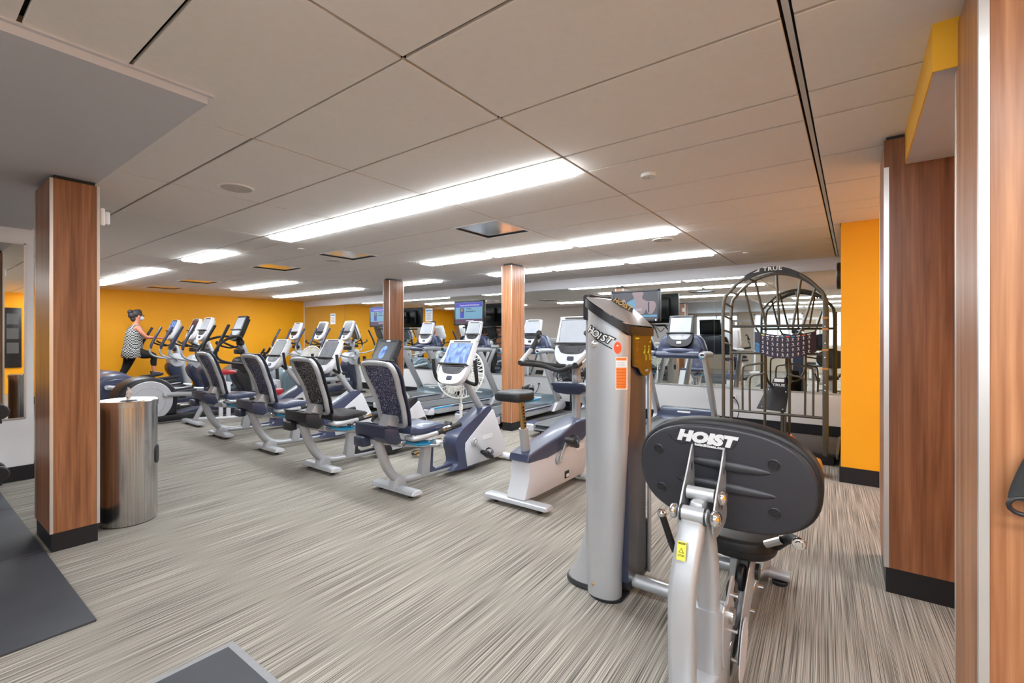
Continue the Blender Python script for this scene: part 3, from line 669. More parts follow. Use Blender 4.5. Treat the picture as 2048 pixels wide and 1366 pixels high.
# ---- treadmill
def treadmill(label, loc, black_console=False, screen='screen_pale', group='row of treadmills facing the mirror'):
    t = thing('treadmill', label, 'treadmill', loc, 0, group)
    mkobj('deck_frame', [box2(-.36, .36, .06, 1.75, .07, .15, .01)], 'black', t)
    mkobj('belt', prism(smooth2([(.03, .14), (.05, .175), (.10, .185), (1.60, .19), (1.60, .15), (.05, .11)], 2), -.26, .26, 'x', .004, 1), 'belt', t)
    for s in (-1, 1):
        a, b = sorted((s * .27, s * .39))
        r = mkobj('side_rail', prism([(.04, .12), (.02, .16), (.05, .20), (1.62, .205), (1.75, .20), (1.75, .09), (.25, .08)], a, b, 'x', .014), 'silver', t)
        a2, b2 = sorted((s * .275, s * .365))
        mkobj('foot_rail', box2(a2, b2, .10, 1.62, .198, .209, .004), 'charcoal', r)
        a3, b3 = sorted((s * .385, s * .396))
        mkobj('blue_stripe', prism([(.10, .17), (.50, .175), (.60, .195), (.10, .192)], a3, b3, 'x', .002, 1), 'blue', r)
        mkobj('navy_stripe', prism([(.52, .165), (1.55, .17), (1.60, .192), (.62, .192)], a3, b3, 'x', .002, 1), 'navy', r)
        a4, b4 = sorted((s * .27, s * .40))
        mkobj('rear_cap', prism([(.0, .09), (-.005, .165), (.03, .200), (.13, .207), (.13, .08)], a4, b4, 'x', .012), 'grey_plastic', r)
        mkobj('cap_accent', prism([(-.003, .165), (.03, .203), (.13, .210), (.13, .200), (.04, .195), (.006, .16)], a4, b4, 'x', .003, 1), 'navy', r)
        mkobj('foot', [disc(.035, .02, 14, (s * .28, .18, .011), 'z'), cyl((s * .28, .18, .02), (s * .28, .18, .09), .012, 8)], 'black', t)
        # upright leaning back to the user, top bends into the arm
        x = s * .40
        mkobj('upright', prism([(1.72, .15), (1.86, .15), (1.80, .34), (1.33, 1.10), (1.20, 1.10), (1.21, 1.04), (1.66, .34)], *sorted((s * .375, s * .435)), 'x', .016), 'silver', t)
        ar = mkobj('arm', tube([(s * .405, 1.12, 1.13), (s * .405, 1.24, 1.135), (s * .40, 1.50, 1.13), (s * .38, 1.62, 1.12)], .045, n=14, k=3, sq=(1.1, .95)), 'silver', t)
        mkobj('arm_opening', tube([(s * .405 + .032 * math.cos(q), 1.118, 1.13 + .024 * math.sin(q)) for q in [2 * PI * i / 12 for i in range(12)]], .010, n=8, k=1, closed=True, up=(0, 1, 0)), 'navy' if s < 0 else 'silver', ar)
        mkobj('cup_recess', disc(.030, .006, 16, (s * .405, 1.116, 1.13), 'y'), 'charcoal', ar)
        mkobj('blue_cap', tube([(s * .385, 1.12, 1.105), (s * .385, 1.26, 1.10)], .024, n=8, k=1), 'blue', ar)
        mkobj('lower_housing', prism([(1.58, .08), (1.92, .08), (2.0, .13), (1.97, .22), (1.90, .26), (1.72, .25)], *sorted((s * .37, s * .445)), 'x', .02), 'grey_plastic', t)
    hd = mkobj('motor_hood', prism(smooth2([(1.50, .19), (1.60, .21), (1.78, .31), (1.90, .33), (1.98, .28), (2.0, .12), (1.55, .10)], 3), -.375, .375, 'x', .03, 3), 'teal' if not black_console else 'navy', t)
    mkobj('hood_badge', prism([(1.70, .276), (1.73, .291), (1.732, .294), (1.702, .279)], -.09, .09, 'x'), 'label_white', hd)
    # console cluster
    mkobj('crossbar', tube([(-.37, 1.52, 1.12), (-.2, 1.44, 1.16), (0, 1.40, 1.18), (.2, 1.44, 1.16), (.37, 1.52, 1.12)], .024, n=10, k=5, sq=(1, 1.5)), 'navy', t)
    hc = mkobj('console_hood', prism(smooth2([(-.33, 1.13), (-.31, 1.28), (-.24, 1.385), (-.10, 1.41), (.10, 1.41), (.24, 1.385), (.31, 1.28), (.33, 1.13), (.15, 1.08), (-.15, 1.08)], 3), 1.56, 1.72, 'y', .035, 3), 'navy', t)
    for s in (-1, 1): mkobj('cup_holder', prism(smooth2([(s * .13, 1.16), (s * .13, 1.30), (s * .21, 1.34), (s * .27, 1.28), (s * .28, 1.16)], 2), 1.545, 1.57, 'y', .01), 'navy_dark', hc)
    mkobj('lower_console', prism(smooth2([(1.42, 1.07), (1.38, 1.12), (1.44, 1.19), (1.62, 1.22), (1.64, 1.08)], 3), -.30, .30, 'x', .02), 'navy_dark', t)
    mkobj('stop_key', box(.03, .02, .012, (0, 1.40, 1.21), .004), 'red', t)
    console(t, 0, 1.47, 1.235, 18, .96, 'black' if black_console else 'white_plastic', 'charcoal', screen)
    return t
treadmill('treadmill with black console in front of the white wall outlets, rightmost', (-1.98, 5.15, 0), True)
treadmill('treadmill hidden behind the upright bike and silver tower, second from right', (-3.23, 5.25, 0), False)
treadmill('treadmill just left of the nearer slim wood column, behind the white fan', (-4.60, 5.28, 0))
treadmill('treadmill fourth from right, pale lit console below the taupe reflection', (-5.98, 5.28, 0))
treadmill('treadmill right beside the farther slim wood column, left end of the row', (-7.30, 5.28, 0))

# ---- elliptical
def elliptical(label, loc, color='navy', dark=False, screen='screen_grey', phase=0, group='ellipticals along the orange wall'):
    t = thing('elliptical_trainer', label, 'elliptical', loc, 0, group)
    mkobj('base_frame', [prism([(-.36, .02), (1.75, .02), (1.75, .06), (1.4, .11), (.55, .12), (-.30, .12), (-.36, .06)], -.27, .27, 'x', .02)], 'black', t)
    mkobj('base_strip', [box2(-.275, .275, -.3, 1.7, .012, .02)], 'silver', t)
    dr = mkobj('drive_housing', prism([(.40 * math.cos(a), .375 + .36 * math.sin(a)) for a in [PI * i / 14 for i in range(-1, 16)]] + [(-.38, .1), (.38, .1)], -.235, .235, 'x', .05, 3), 'black' if dark else color, t)
    for s in (-1, 1):
        d_ = mkobj('drive_disc', disc(.315 if dark else .29, .03, 40, (s * .245, 0, .36), 'x', .01), 'grey_plastic' if dark else color, t)
        mkobj('disc_ring', tube([(s * .262, .22 * math.cos(a), .36 + .22 * math.sin(a)) for a in [2 * PI * i / 28 for i in range(28)]], .006, n=6, k=1, closed=True, up=(1, 0, 0)), 'grey_plastic' if dark else color, d_)
        mkobj('disc_badge', prism(rrect(.15, .05, .02, cx=.05, cy=.42), s * .26, s * .266, 'x'), 'grey_plastic', d_)
    # ramp and pedal arms
    mkobj('ramp', prism([(.45, .12), (1.45, .30), (1.45, .20), (.9, .08)], -.17, .17, 'x', .01), 'navy', t)
    mkobj('roller_track', [box(.05, 1.0, .03, (-.11, .95, .24), .01), box(.05, 1.0, .03, (.11, .95, .24), .01)], 'steel', t)
    for s in (-1, 1):
        ph = phase if s > 0 else phase + PI
        py, pz = .24 * math.cos(ph), .36 + .20 * math.sin(ph)
        hub = mkobj('crank_hub', [cyl((s * .24, py, pz), (s * .31, py, pz), .035, 14)], 'grey_plastic', t)
        e = (s * .29, 1.28, .37)
        mkobj('pedal_arm', [tube([(s * .29, py, pz), (s * .29, py + .35, pz + (.37 - pz) * .3), e], .032, n=10, k=3, sq=(.8, 1.2))], 'silver', t)
        fy = py + .80; fz = pz + (.37 - pz) * .65 + .10
        p = mkobj('pedal', [rot(box(.15, .40, .035, (s * .20, fy, fz), .015), 'X', 6, (s * .2, fy, fz)), rot(box(.02, .40, .06, (s * .27, fy, fz + .02), .008), 'X', 6, (s * .2, fy, fz))], 'charcoal', t)
        mkobj('pedal_bracket', box(.08, .10, .10, (s * .25, fy + .02, fz - .06), .015), 'black', p)
    # front column
    col = mkobj('front_column', tube([(0, 1.72, .06), (0, 1.68, .40), (0, 1.58, .80), (0, 1.50, 1.10), (0, 1.46, 1.24)], .07, n=16, k=4, sq=(1.05, .8), rlist=[.12, .115, .10, .08, .062]), 'silver', t)
    mkobj('column_cover', prism(smooth2([(1.34, .56), (1.30, .70), (1.36, .80), (1.48, .80), (1.56, .60), (1.60, .25), (1.54, .12), (1.46, .14), (1.44, .40)], 3), -.13, .13, 'x', .03, 3), 'black' if dark else 'navy_dark', t)
    mkobj('column_shell', prism(smooth2([(1.34, .80), (1.36, .96), (1.50, 1.0), (1.62, .84), (1.58, .72), (1.44, .70)], 3), -.14, .14, 'x', .025, 2), 'grey_plastic' if not dark else 'black', t)
    mkobj('bottle_tray', box(.20, .12, .09, (0, 1.42, 1.10), .02), 'black', t)
    bm1 = 'black' if dark else 'silver'
    for s in (-1, 1):
        h = mkobj('moving_arm', tube([(s * .19, 1.48, .88), (s * .25, 1.30, .89), (s * .30, 1.05, .94), (s * .315, .93, 1.02), (s * .31, .93, 1.15), (s * .30, 1.02, 1.36), (s * .28, 1.12, 1.56)], .020, n=10, k=5), bm1, t)
        mkobj('arm_grip', tube([(s * .31, .93, 1.12), (s * .305, .955, 1.22), (s * .30, 1.02, 1.36), (s * .28, 1.13, 1.58)], .026, n=10, k=4), 'navy_dark' if not dark else 'grip', h)
        mkobj('arm_pivot', cyl((s * .10, 1.48, .88), (s * .22, 1.48, .88), .05, 16), 'grey_plastic' if not dark else 'black', h)
        mkobj('fixed_handle', tube([(s * .05, 1.44, 1.20), (s * .16, 1.34, 1.17), (s * .22, 1.22, 1.20), (s * .20, 1.12, 1.25), (s * .12, 1.10, 1.28)], .017, n=10, k=4), 'grip', t)
    if dark:
        for s in (-1, 1): mkobj('long_handle', tube([(s * .07, 1.44, 1.30), (s * .25, 1.30, 1.38), (s * .36, 1.02, 1.30), (s * .36, .86, 1.08), (s * .33, .90, .92)], .022, n=10, k=5), 'grip', t)
    mkobj('console_mount', box(.16, .10, .10, (0, 1.44, 1.26), .03), 'black' if dark else 'grey_plastic', t)
    console(t, 0, 1.30, 1.31, 22, 1.0, 'black' if dark else 'white_plastic', 'charcoal', screen)
    return t
elliptical('elliptical with black console and large grey disc, nearest the trash can', (-9.08, 2.46, 0), dark=True, screen='screen_pale', phase=.5)
elliptical('elliptical with navy drum and white console, third from the orange wall', (-10.32, 2.36, 0), screen='screen_pale', phase=2.2)
elliptical('elliptical with reddish lit screen, second from the orange wall', (-11.30, 2.50, 0), screen='screen_red', phase=1.2)
elliptical('elliptical being used by the woman, closest to the orange wall', (-12.40, 2.46, 0), screen='screen_blue', phase=.9)
g2 = 'ellipticals close to the mirror'
elliptical('slate drum elliptical near the mirror, rightmost of its three', (-9.85, 5.24, 0), 'teal', screen='screen_menu', phase=.3, group=g2)
elliptical('slate drum elliptical near the mirror, middle of its three', (-10.98, 5.24, 0), 'teal', screen='screen_menu', phase=2.0, group=g2)
elliptical('slate drum elliptical near the mirror, nearest to the orange corner', (-12.2, 5.24, 0), 'teal', screen='screen_pale', phase=4.0, group=g2)

# ---- white stretching machine with red saddle
t = thing('stretching_machine', 'white framed stretching machine with red saddle left of the last recumbent bike', 'exercise machine', (-8.27, 2.86, 0))
foot_bar(t, 0, .64, 'silver')
mkobj('curved_leg', tube([(0, .03, .07), (0, .12, .25), (0, .25, .45), (0, .42, .58)], .035, n=10, k=4), 'silver', t)
mkobj('floor_tube', tube([(0, .05, .09), (.15, .4, .07), (.2, .9, .07), (.1, 1.35, .08)], .024, n=10, k=4), 'white_plastic', t)
mkobj('frame', [box2(-.16, .16, .40, .50, .60, .64, .01), box2(-.16, -.12, .42, .48, .05, .62, .01), box2(.12, .16, .42, .48, .05, .62, .01), tube([(.0, .45, .62), (0, .45, .76)], .02, n=8, k=1)], 'white_plastic', t)
mkobj('saddle', ball(.12, .18, .045, (0, .45, .79)), 'red', t)
mkobj('knee_pad', [box(.14, .20, .12, (.30, 1.15, .42), .03), box(.03, .03, .40, (.30, 1.15, .21), .005)], 'red', t)
mkobj('chest_frame', [prism([(.75, .06), (1.25, .62), (1.34, .60), (1.38, .30), (1.45, .06)], -.06, .06, 'x', .02)], 'silver', t)
mkobj('chest_panel', [prism([(.98, .24), (1.26, .54), (1.30, .30)], -.066, .066, 'x', .005)], 'teal', t)
# ---- spin bike
t = thing('spin_bike', 'black spin bike with looping handlebars behind the recumbent bikes', 'exercise bike', (-8.72, 4.56, 0), PI / 2)
foot_bar(t, 0, .5, 'black'); foot_bar(t, 1.05, .5, 'black', 'front_foot_bar')
mkobj('frame', [tube([(0, 0, .07), (0, 1.05, .07)], .03, k=1), tube([(0, .25, .08), (0, .35, .85)], .03, k=1), tube([(0, .95, .08), (0, .78, .95)], .03, k=1), tube([(0, .3, .45), (0, .85, .62)], .04, k=1)], 'black', t)
mkobj('flywheel', [disc(.23, .04, 32, (0, .92, .33), 'x')], 'red', t)
mkobj('saddle', ball(.1, .14, .035, (0, .33, .90)), 'black_soft', t)
mkobj('handlebar', [tube([(s * x0, .80, 1.0), (s * x0, .66, 1.02), (s * x0, .52, 1.08 + dz), (s * x0, .46, 1.14 + dz)], .02, k=4) for s, x0, dz in ((1, .18, 0), (-1, .18, 0), (1, .07, .02), (-1, .07, .02))] + [tube([(-.18, .80, 1.0), (0, .78, .97), (.18, .80, 1.0)], .02, k=4)], 'grip', t)
pedal_set(t, .55, .33, 20, .06)

# ================================================================== SELECTORIZED MACHINE (nearest, right)
ROT90 = None
hm = thing('back_press_machine', 'silver strength machine with tall tower and black oval back pad, nearest', 'exercise machine', (0, 0, 0))
# tower
def tower_ring(z, wl, wr, yf, yb, bulge, n=14):
    V = []
    for i in range(n + 1):
        u = i / n; a = PI * (1 - u)
        x = (wl + wr) / 2 + (wr - wl) / 2 * math.cos(a)
        V.append(Vector((x, yf + (bulge) * (1 - math.sin(a) ** .8), z)))
    return V
def loft(rings, closed=False, capb=False, capt=False):
    V = []; F = []; n = len(rings[0])
    for r_ in rings: V += r_
    for i in range(len(rings) - 1):
        for j in range(n if closed else n - 1):
            F.append([i * n + j, i * n + (j + 1) % n, (i + 1) * n + (j + 1) % n, (i + 1) * n + j])
    if capb: F.append(list(range(n))[::-1])
    if capt: F.append([(len(rings) - 1) * n + j for j in range(n)])
    return V, F
def cowl_ring(z, x0, x1, y0, y1, b):
    """closed D outline, rounded towards -y"""
    P = []
    n = 14
    for i in range(n + 1):
        a = PI + PI * i / n
        P.append(Vector(((x0 + x1) / 2 + (x1 - x0) / 2 * math.cos(a), y0 + b + b * math.sin(a), z)))
    P.append(Vector((x1, y1, z))); P.append(Vector((x0, y1, z)))
    return P
sil = []
for z, x1 in ((.012, -.975), (.2, -.968), (.5, -.952), (.8, -.938), (1.1, -.927), (1.40, -.923)):
    sil.append(cowl_ring(z, -1.155, x1, 2.20, 2.285, .065))
V, F = loft(sil, True, True, False)
# sloped top edge: high at the left, low at the right
top = [Vector((v.x, v.y, 1.545 - (v.x + 1.155) * .62 - .28 * max(0, (v.x + 1.155) / .255) ** 2 * .12)) for v in sil[-1]]
n0 = len(V) - len(top)
for i, v in enumerate(top): V[n0 + i] = v
mkobj('front_shroud', (V, F), 'hoist_silver', hm, sharp=50)
mkobj('left_rail', box2(-1.185, -1.15, 2.28, 2.42, .1, 1.53, .012), 'hoist_silver', hm)
mkobj('left_rail_cap', box2(-1.19, -1.145, 2.26, 2.44, 1.46, 1.60, .012), 'charcoal', hm)
mkobj('side_cover', prism([(-1.13, 2.28), (-.936, 2.28), (-.926, 2.50), (-.95, 2.56), (-1.13, 2.56)], .09, 1.40, 'z', .012), 'navy_dark', hm)
mkobj('side_cover_foot', [box2(-1.12, -.935, 2.32, 2.60, .03, .35, .03)], 'charcoal', hm)
mkobj('rear_post', box2(-.935, -.918, 2.545, 2.57, .05, 1.40, .004), 'hoist_silver', hm)
# cap: dark collar and curved lid
def lid_ring(z0, dx, grow, k):
    return [Vector((v.x * 1 + (.5 * 0), v.y, v.z)) for v in []]
def cap_sheet(off, grow, y1):
    P = cowl_ring(0, -1.16 - grow, -.912 + grow, 2.18 - grow, y1, .08)
    return [Vector((p.x, p.y, 1.555 + off - (p.x + 1.16) * .62 - .02 * (p.y - 2.2))) for p in P]
a0 = cap_sheet(-.02, .004, 2.575); a1 = cap_sheet(.025, .004, 2.575)
mkobj('cap_collar', loft([a0, a1], True), 'black', hm, sharp=50)
def cap_dome():
    R = []
    for k in range(7):
        u = k / 6; sc = 1 - .0 * u
        base = cap_sheet(.03, .0, 2.575); cx = -1.02; cy = 2.42
        R.append([Vector((cx + (p.x - cx) * (1 - u * .98), cy + (p.y - cy) * (1 - u * .98), p.z + (p.x - cx) * 0 + .055 * math.sin(u * PI / 2) + (1.555 + .03 - (cx + (p.x - cx) * (1 - u * .98) + 1.16) * .62 - .004 - p.z) * (1 if u > 0 else 0))) for p in base])
    return loft(R, True, False, True)
mkobj('cap_lid', cap_dome(), 'hoist_silver', hm, sharp=60)
# raised lettering on the cap (faces the seat side and up)
mt = T(-.988, 2.325, 1.540) @ Matrix.Scale(.68, 4) @ Matrix.Rotation(math.radians(33), 4, 'Y') @ Matrix.Rotation(math.radians(15), 4, 'Z') @ Matrix.Rotation(math.radians(62), 4, 'X')
mkobj('cap_badge', xf(prism([(-.095, -.018), (-.075, .022), (.085, .022), (.10, -.018), (.0, -.026)], -.006, 0, 'z', .002), mt), 'label_dark', hm)
text('cap_lettering', 'HOIST', .048, 'gold', hm, mt @ T(0, 0, .002), .004, .12, .0012, 1.15)
# lettering on the shroud: wraps, so each letter stands on its own facet
def shroud_pt(x, z, off=.002):
    # front surface of the D outline at width z
    x0, x1 = -1.155, -.925 - max(0, (1.1 - z)) * .046; cx = (x0 + x1) / 2; hw = (x1 - x0) / 2
    c = max(-.98, min(.98, (x - cx) / hw)); s = math.sqrt(1 - c * c)
    nrm = Vector((c / hw, -s / .065, 0)).normalized()
    return Vector((x, 2.20 + .065 - .065 * s, z)) + nrm * off, math.atan2(nrm.x, -nrm.y)
for ch, x, dz in (('H', -1.115, 1.405), ('O', -1.085, 1.385), ('I', -1.062, 1.372), ('S', -1.038, 1.362), ('T', -1.010, 1.352)):
    p, a = shroud_pt(x, dz, .004)
    base_m = Matrix.Translation(p) @ Matrix.Rotation(a, 4, 'Z') @ FRONT @ Matrix.Rotation(math.radians(-26), 4, 'Z')
    text('shroud_lettering', ch, .055, 'label_dark', hm, base_m @ T(0, 0, -.001), .0006, .25, .0045, 1.1)
    text('shroud_lettering', ch, .050, 'label_white', hm, base_m @ T(0, 0, .001), .0006, .25, .0008, 1.1)
V = []; F = []
for i in range(8):
    x = -1.09 + i * .014; p, a = shroud_pt(x, 1.362 - i * .0075 , .003); V += [p, p + Vector((0, 0, -.006))]
for i in range(7): F.append([2 * i, 2 * i + 1, 2 * i + 3, 2 * i + 2])
mkobj('logo_underline', (V, F), 'label_dark', hm)
p, a = shroud_pt(-1.09, 1.33); mkobj('lock_screw', xf(disc(.017, .02, 20, (0, 0, 0), 'y', .005), Matrix.Translation(p) @ Matrix.Rotation(a, 4, 'Z')), 'chrome', hm)
p, a = shroud_pt(-1.09, 1.33, .012); mkobj('screw_head', xf(disc(.008, .012, 6, (0, 0, 0), 'y', .001), Matrix.Translation(p) @ Matrix.Rotation(a, 4, 'Z')), 'steel', hm)
p, a = shroud_pt(-1.10, .075); mkobj('base_bolt', xf(disc(.008, .008, 12, (0, 0, 0), 'y', .002), Matrix.Translation(p) @ Matrix.Rotation(a, 4, 'Z')), 'gold', hm)
def wrapped(name, x0, x1, z0, z1, m, off=.0015, parent=hm, n=5):
    V = []; F = []
    for i in range(n + 1):
        x = x0 + (x1 - x0) * i / n
        for z in (z0, z1): p, a = shroud_pt(x, z, off); V.append(p)
    for i in range(n): F.append([2 * i, 2 * i + 2, 2 * i + 3, 2 * i + 1])
    return mkobj(name, (V, F), m, parent)
st = wrapped('warning_sticker', -.975, -.929, 1.10, 1.265, 'label_white')
wrapped('sticker_header', -.973, -.932, 1.248, 1.262, 'label_orange', .0022, st)
wrapped('sticker_body', -.973, -.932, 1.105, 1.212, 'label_orange', .0022, st)
for q in range(7): wrapped('sticker_line', -.971, -.936, 1.113 + q * .0145, 1.1145 + q * .0145, 'label_dark', .0028, st)
for q in range(3): wrapped('sticker_line', -.971, -.938, 1.220 + q * .009, 1.2215 + q * .009, 'label_dark', .0028, st)
for q in range(9):
    pass
V = []; F = []
for i in range(16):
    a_ = 2 * PI * i / 16; p, a = shroud_pt(-.967 + .017 * math.cos(a_), 1.312 + .031 * math.sin(a_), .0022); V.append(p)
mkobj('round_sticker', (V, [list(range(16))]), 'label_red', hm)
wrapped('price_tag', -.971, -.963, 1.320, 1.327, 'label_white', .003)
# bronze placard on the side facing the seat
plx = -.926
def placard_poly(g=0):
    return [(2.29, 1.40), (2.555, 1.39), (2.56, 1.20), (2.545, 1.175), (2.50, 1.155), (2.44, 1.155), (2.40, 1.175), (2.37, 1.20), (2.30, 1.215)]
pl = mkobj('instruction_placard', [prism(placard_poly(), plx, plx + .012, 'x', .003, 1), box2(plx - .02, plx + .006, 2.30, 2.565, 1.38, 1.41, .01)], 'bronze', hm)
for yy in (2.455, 2.515):
    mkobj('exercise_figure', [ball(.002, .006, .006, (plx + .0125, yy, 1.315)), tube([(plx + .0125, yy, 1.305), (plx + .0125, yy - .004, 1.275), (plx + .0125, yy + .014, 1.265), (plx + .0125, yy + .016, 1.24)], .0028, n=6, k=2), tube([(plx + .0125, yy, 1.295), (plx + .0125, yy - .02, 1.28)], .003, n=5, k=1)], 'label_yellow', pl)
mkobj('placard_heading', [box(.002, .05, .008, (plx + .0128, 2.345, 1.36)), box(.002, .02, .007, (plx + .0128, 2.535, 1.34))], 'label_yellow', pl)
mkobj('placard_lines', [box(.002, .045 - .01 * (q % 3), .003, (plx + .0128, 2.345, 1.34 - q * .0105)) for q in range(11)], 'gold', pl)
text('placard_lettering', 'RA20', .018, 'label_silver', pl, T(plx + .0132, 2.48, 1.185) @ RIGHT, .0004)
# flared side foot of the tower
mkobj('tower_flare', loft([[Vector((cx_ + rx * math.cos(a), 2.34 + ry * math.sin(a), z)) for a in [2 * PI * i / 20 for i in range(20)]] for z, cx_, rx, ry in ((.03, -1.19, .12, .085), (.1, -1.175, .095, .075), (.25, -1.155, .065, .06), (.45, -1.14, .04, .05))], True, True, True), 'hoist_silver', hm)
mkobj('flare_sole', [lathe([(.0001, .0), (.12, .0), (.125, .012), (.12, .03), (.0001, .03)], 24, (0, 0, 0))], 'charcoal', hm).data.transform(Matrix.Translation((-1.19, 2.34, .001)) @ Matrix.Diagonal((1.05, .75, 1, 1)))
mkobj('shroud_sole', [prism([(p.x, p.y) for p in cowl_ring(0, -1.148, -.96, 2.197, 2.36, .08)], .001, .014, 'z')], 'black', hm)
# floor frame
mkobj('cross_tube', tube([(-1.0, 2.37, .075), (-.44, 2.37, .075)], .034, n=16, k=1, sq=(1, 1)), 'hoist_silver', hm)
rl = mkobj('main_rail', [box2(-.475, -.385, 1.35, 3.0, .05, .16, .006)], 'hoist_silver', hm)
mkobj('rail_edge', [box2(-.388, -.378, 1.9, 3.0, .035, .175, .003)], 'steel', rl)
for yy in (1.95, 2.10, 2.35, 2.6): mkobj('rail_bolt', cyl((-.378, yy, .12), (-.362, yy, .12), .008, 10), 'chrome', rl)
mkobj('front_cross_foot', [tube([(-.75, 1.45, .06), (-.20, 1.45, .06)], .032, n=14, k=1)], 'hoist_silver', hm)
mkobj('rear_cross_foot', [tube([(-.72, 2.95, .05), (-.28, 2.95, .05)], .03, n=14, k=1)], 'hoist_silver', hm)
for x_, y_ in ((-.72, 1.45), (-.25, 1.45), (-.68, 2.95), (-.33, 2.95)): mkobj('foot_pad', disc(.04, .02, 16, (x_, y_, .011), 'z'), 'black', hm)
# rocker arm nearest the camera (rounded rectangular tube)
arm_pts = [(-.465, 1.60, .03), (-.465, 1.60, .20), (-.466, 1.595, .38), (-.466, 1.60, .50), (-.46, 1.625, .60), (-.452, 1.66, .70), (-.45, 1.668, .735)]
def rect_tube(P, w_, d_, r_, k=5):
    P = catmull(P, k); prof = rrect(w_, d_, r_, 4); V = []; F = []; n = len(prof)
    for i, p in enumerate(P):
        t_ = (P[min(i + 1, len(P) - 1)] - P[max(i - 1, 0)]).normalized(); s_ = Vector((1, 0, 0)); u_ = t_.cross(s_).normalized()
        for a, b in prof: V.append(p + s_ * a + u_ * b)
    for i in range(len(P) - 1):
        for j in range(n): F.append([i * n + j, i * n + (j + 1) % n, (i + 1) * n + (j + 1) % n, (i + 1) * n + j])
    F.append(list(range(n))[::-1]); F.append([(len(P) - 1) * n + j for j in range(n)])
    return V, F
am_ = mkobj('rocker_arm', rect_tube(arm_pts, .088, .055, .020), 'hoist_silver', hm, sharp=50)
sm = T(-.468, 1.600, .645) @ Matrix.Rotation(math.radians(-16), 4, 'X')
ws = mkobj('caution_sticker', xf(box(.030, .002, .060, (0, -.004, 0), .0008, 1), sm), 'label_yellow', am_)
mkobj('caution_triangle', xf(prism([(-.009, -.006), (.009, -.006), (0, .010)], -.0058, -.0048, 'y'), sm), 'label_dark', ws)
mkobj('caution_triangle_inside', xf(prism([(-.006, -.0045), (.006, -.0045), (0, .007)], -.0064, -.0056, 'y'), sm), 'label_yellow', ws)
mkobj('caution_lines', [xf(box(.022, .001, .0015, (0, -.0055, zz)), sm) for zz in (.026, .022, -.012, -.016)], 'label_dark', ws)
text('caution_lettering', 'CAUTION', .0065, 'label_dark', ws, sm @ T(0, -.0058, .0245) @ FRONT, .0002)
# second upright with cams and pulleys behind the arm
mkobj('lower_post', [rect_tube([(-.43, 1.80, .10), (-.43, 1.80, .30), (-.43, 1.79, .52), (-.44, 1.755, .72)], .075, .06, .022)], 'hoist_silver', hm, sharp=50)
mkobj('post_sleeve', [rect_tube([(-.43, 1.80, .16), (-.43, 1.80, .38)], .095, .085, .025, 1)], 'hoist_silver', hm, sharp=50)
sp = mkobj('sleeve_plate', [prism(smooth2([(1.80, .17), (1.80, .37), (1.86, .38), (1.95, .44), (1.99, .40), (1.97, .30), (1.90, .20)], 3), -.385, -.377, 'x', .002, 1)], 'hoist_silver', hm)
mkobj('plate_boss', [cyl((-.385, 1.90, .315), (-.362, 1.90, .315), .03, 18)], 'steel', sp)
for yy, zz in ((1.95, .37), (1.93, .245)): mkobj('plate_bolt', cyl((-.38, yy, zz), (-.358, yy, zz), .009, 10), 'chrome', sp)
for s_ in (0, 1): mkobj('cam_plate', [prism(smooth2([(1.95, .10), (2.02, .22), (2.15, .34), (2.28, .40), (2.36, .36), (2.33, .27), (2.22, .19), (2.10, .09)], 3), -.415 + s_ * .05, -.41 + s_ * .05, 'x', .002, 1)], 'hoist_silver', hm)
mkobj('cam_guard', [prism(smooth2([(1.92, .08), (1.98, .22), (2.06, .24), (2.10, .16), (2.05, .08), (1.98, .03)], 3), -.352, -.348, 'x', .001, 1)], 'grey_plastic', hm)
mkobj('pulley_wheel', disc(.055, .022, 24, (-.39, 2.20, .33), 'x'), 'black', hm); mkobj('pulley_wheel', disc(.04, .03, 24, (-.39, 2.0, .36), 'x'), 'black', hm)
mkobj('pivot_tube', [cyl((-.66, 2.36, .30), (-.36, 2.36, .30), .03, 16)], 'hoist_silver', hm)
mkobj('pivot_collar', [cyl((-.375, 2.36, .30), (-.345, 2.36, .30), .036, 16)], 'black', hm)
# hinge plates and pivot tubes on the pad
for x_ in (-.502, -.388):
    pp = [(1.675, .715), (1.71, .67), (1.80, .668), (1.88, .69), (1.882, .76), (1.868, .89), (1.858, .95), (1.84, .945), (1.79, .88), (1.71, .79)]
    b_ = mkobj('hinge_plate', prism(smooth2(pp, 3), x_ - .003, x_ + .003, 'x', .001, 1), 'hoist_silver', hm)
    for (yy, zz, rr) in ((1.835, .875, .013), (1.80, .765, .017)):
        mkobj('plate_hole', xf(disc(.8, .0075, 20, (0, 0, 0), 'x', .0005), T(x_, yy, zz) @ Matrix.Diagonal((1, rr * .7, rr * 1.6, 1))), 'black', b_)
ta = mkobj('pivot_tube', [cyl((-.492, 1.66, .755), (-.398, 1.66, .755), .026, 20)], 'hoist_silver', hm)
mkobj('chrome_cap', [ball(.016, .027, .027, (-.512, 1.66, .755))], 'chrome', ta); mkobj('chrome_cap', [ball(.02, .028, .028, (-.374, 1.66, .755)), cyl((-.374, 1.66, .755), (-.362, 1.66, .755), .018, 6)], 'chrome', ta)
mkobj('pivot_tube', [cyl((-.492, 1.755, .80), (-.398, 1.755, .80), .024, 20)], 'hoist_silver', hm)
mkobj('chrome_cap', [ball(.018, .026, .026, (-.372, 1.755, .80)), cyl((-.375, 1.755, .80), (-.358, 1.755, .80), .017, 6)], 'chrome', hm)
mkobj('link_block', [box(.05, .09, .05, (-.445, 1.73, .765), .015)], 'hoist_silver', hm)
for x_ in (-.485, -.405): mkobj('washer', [cyl((x_ - .003, 1.66, .755), (x_ + .003, 1.66, .755), .030, 20)], 'black', ta)
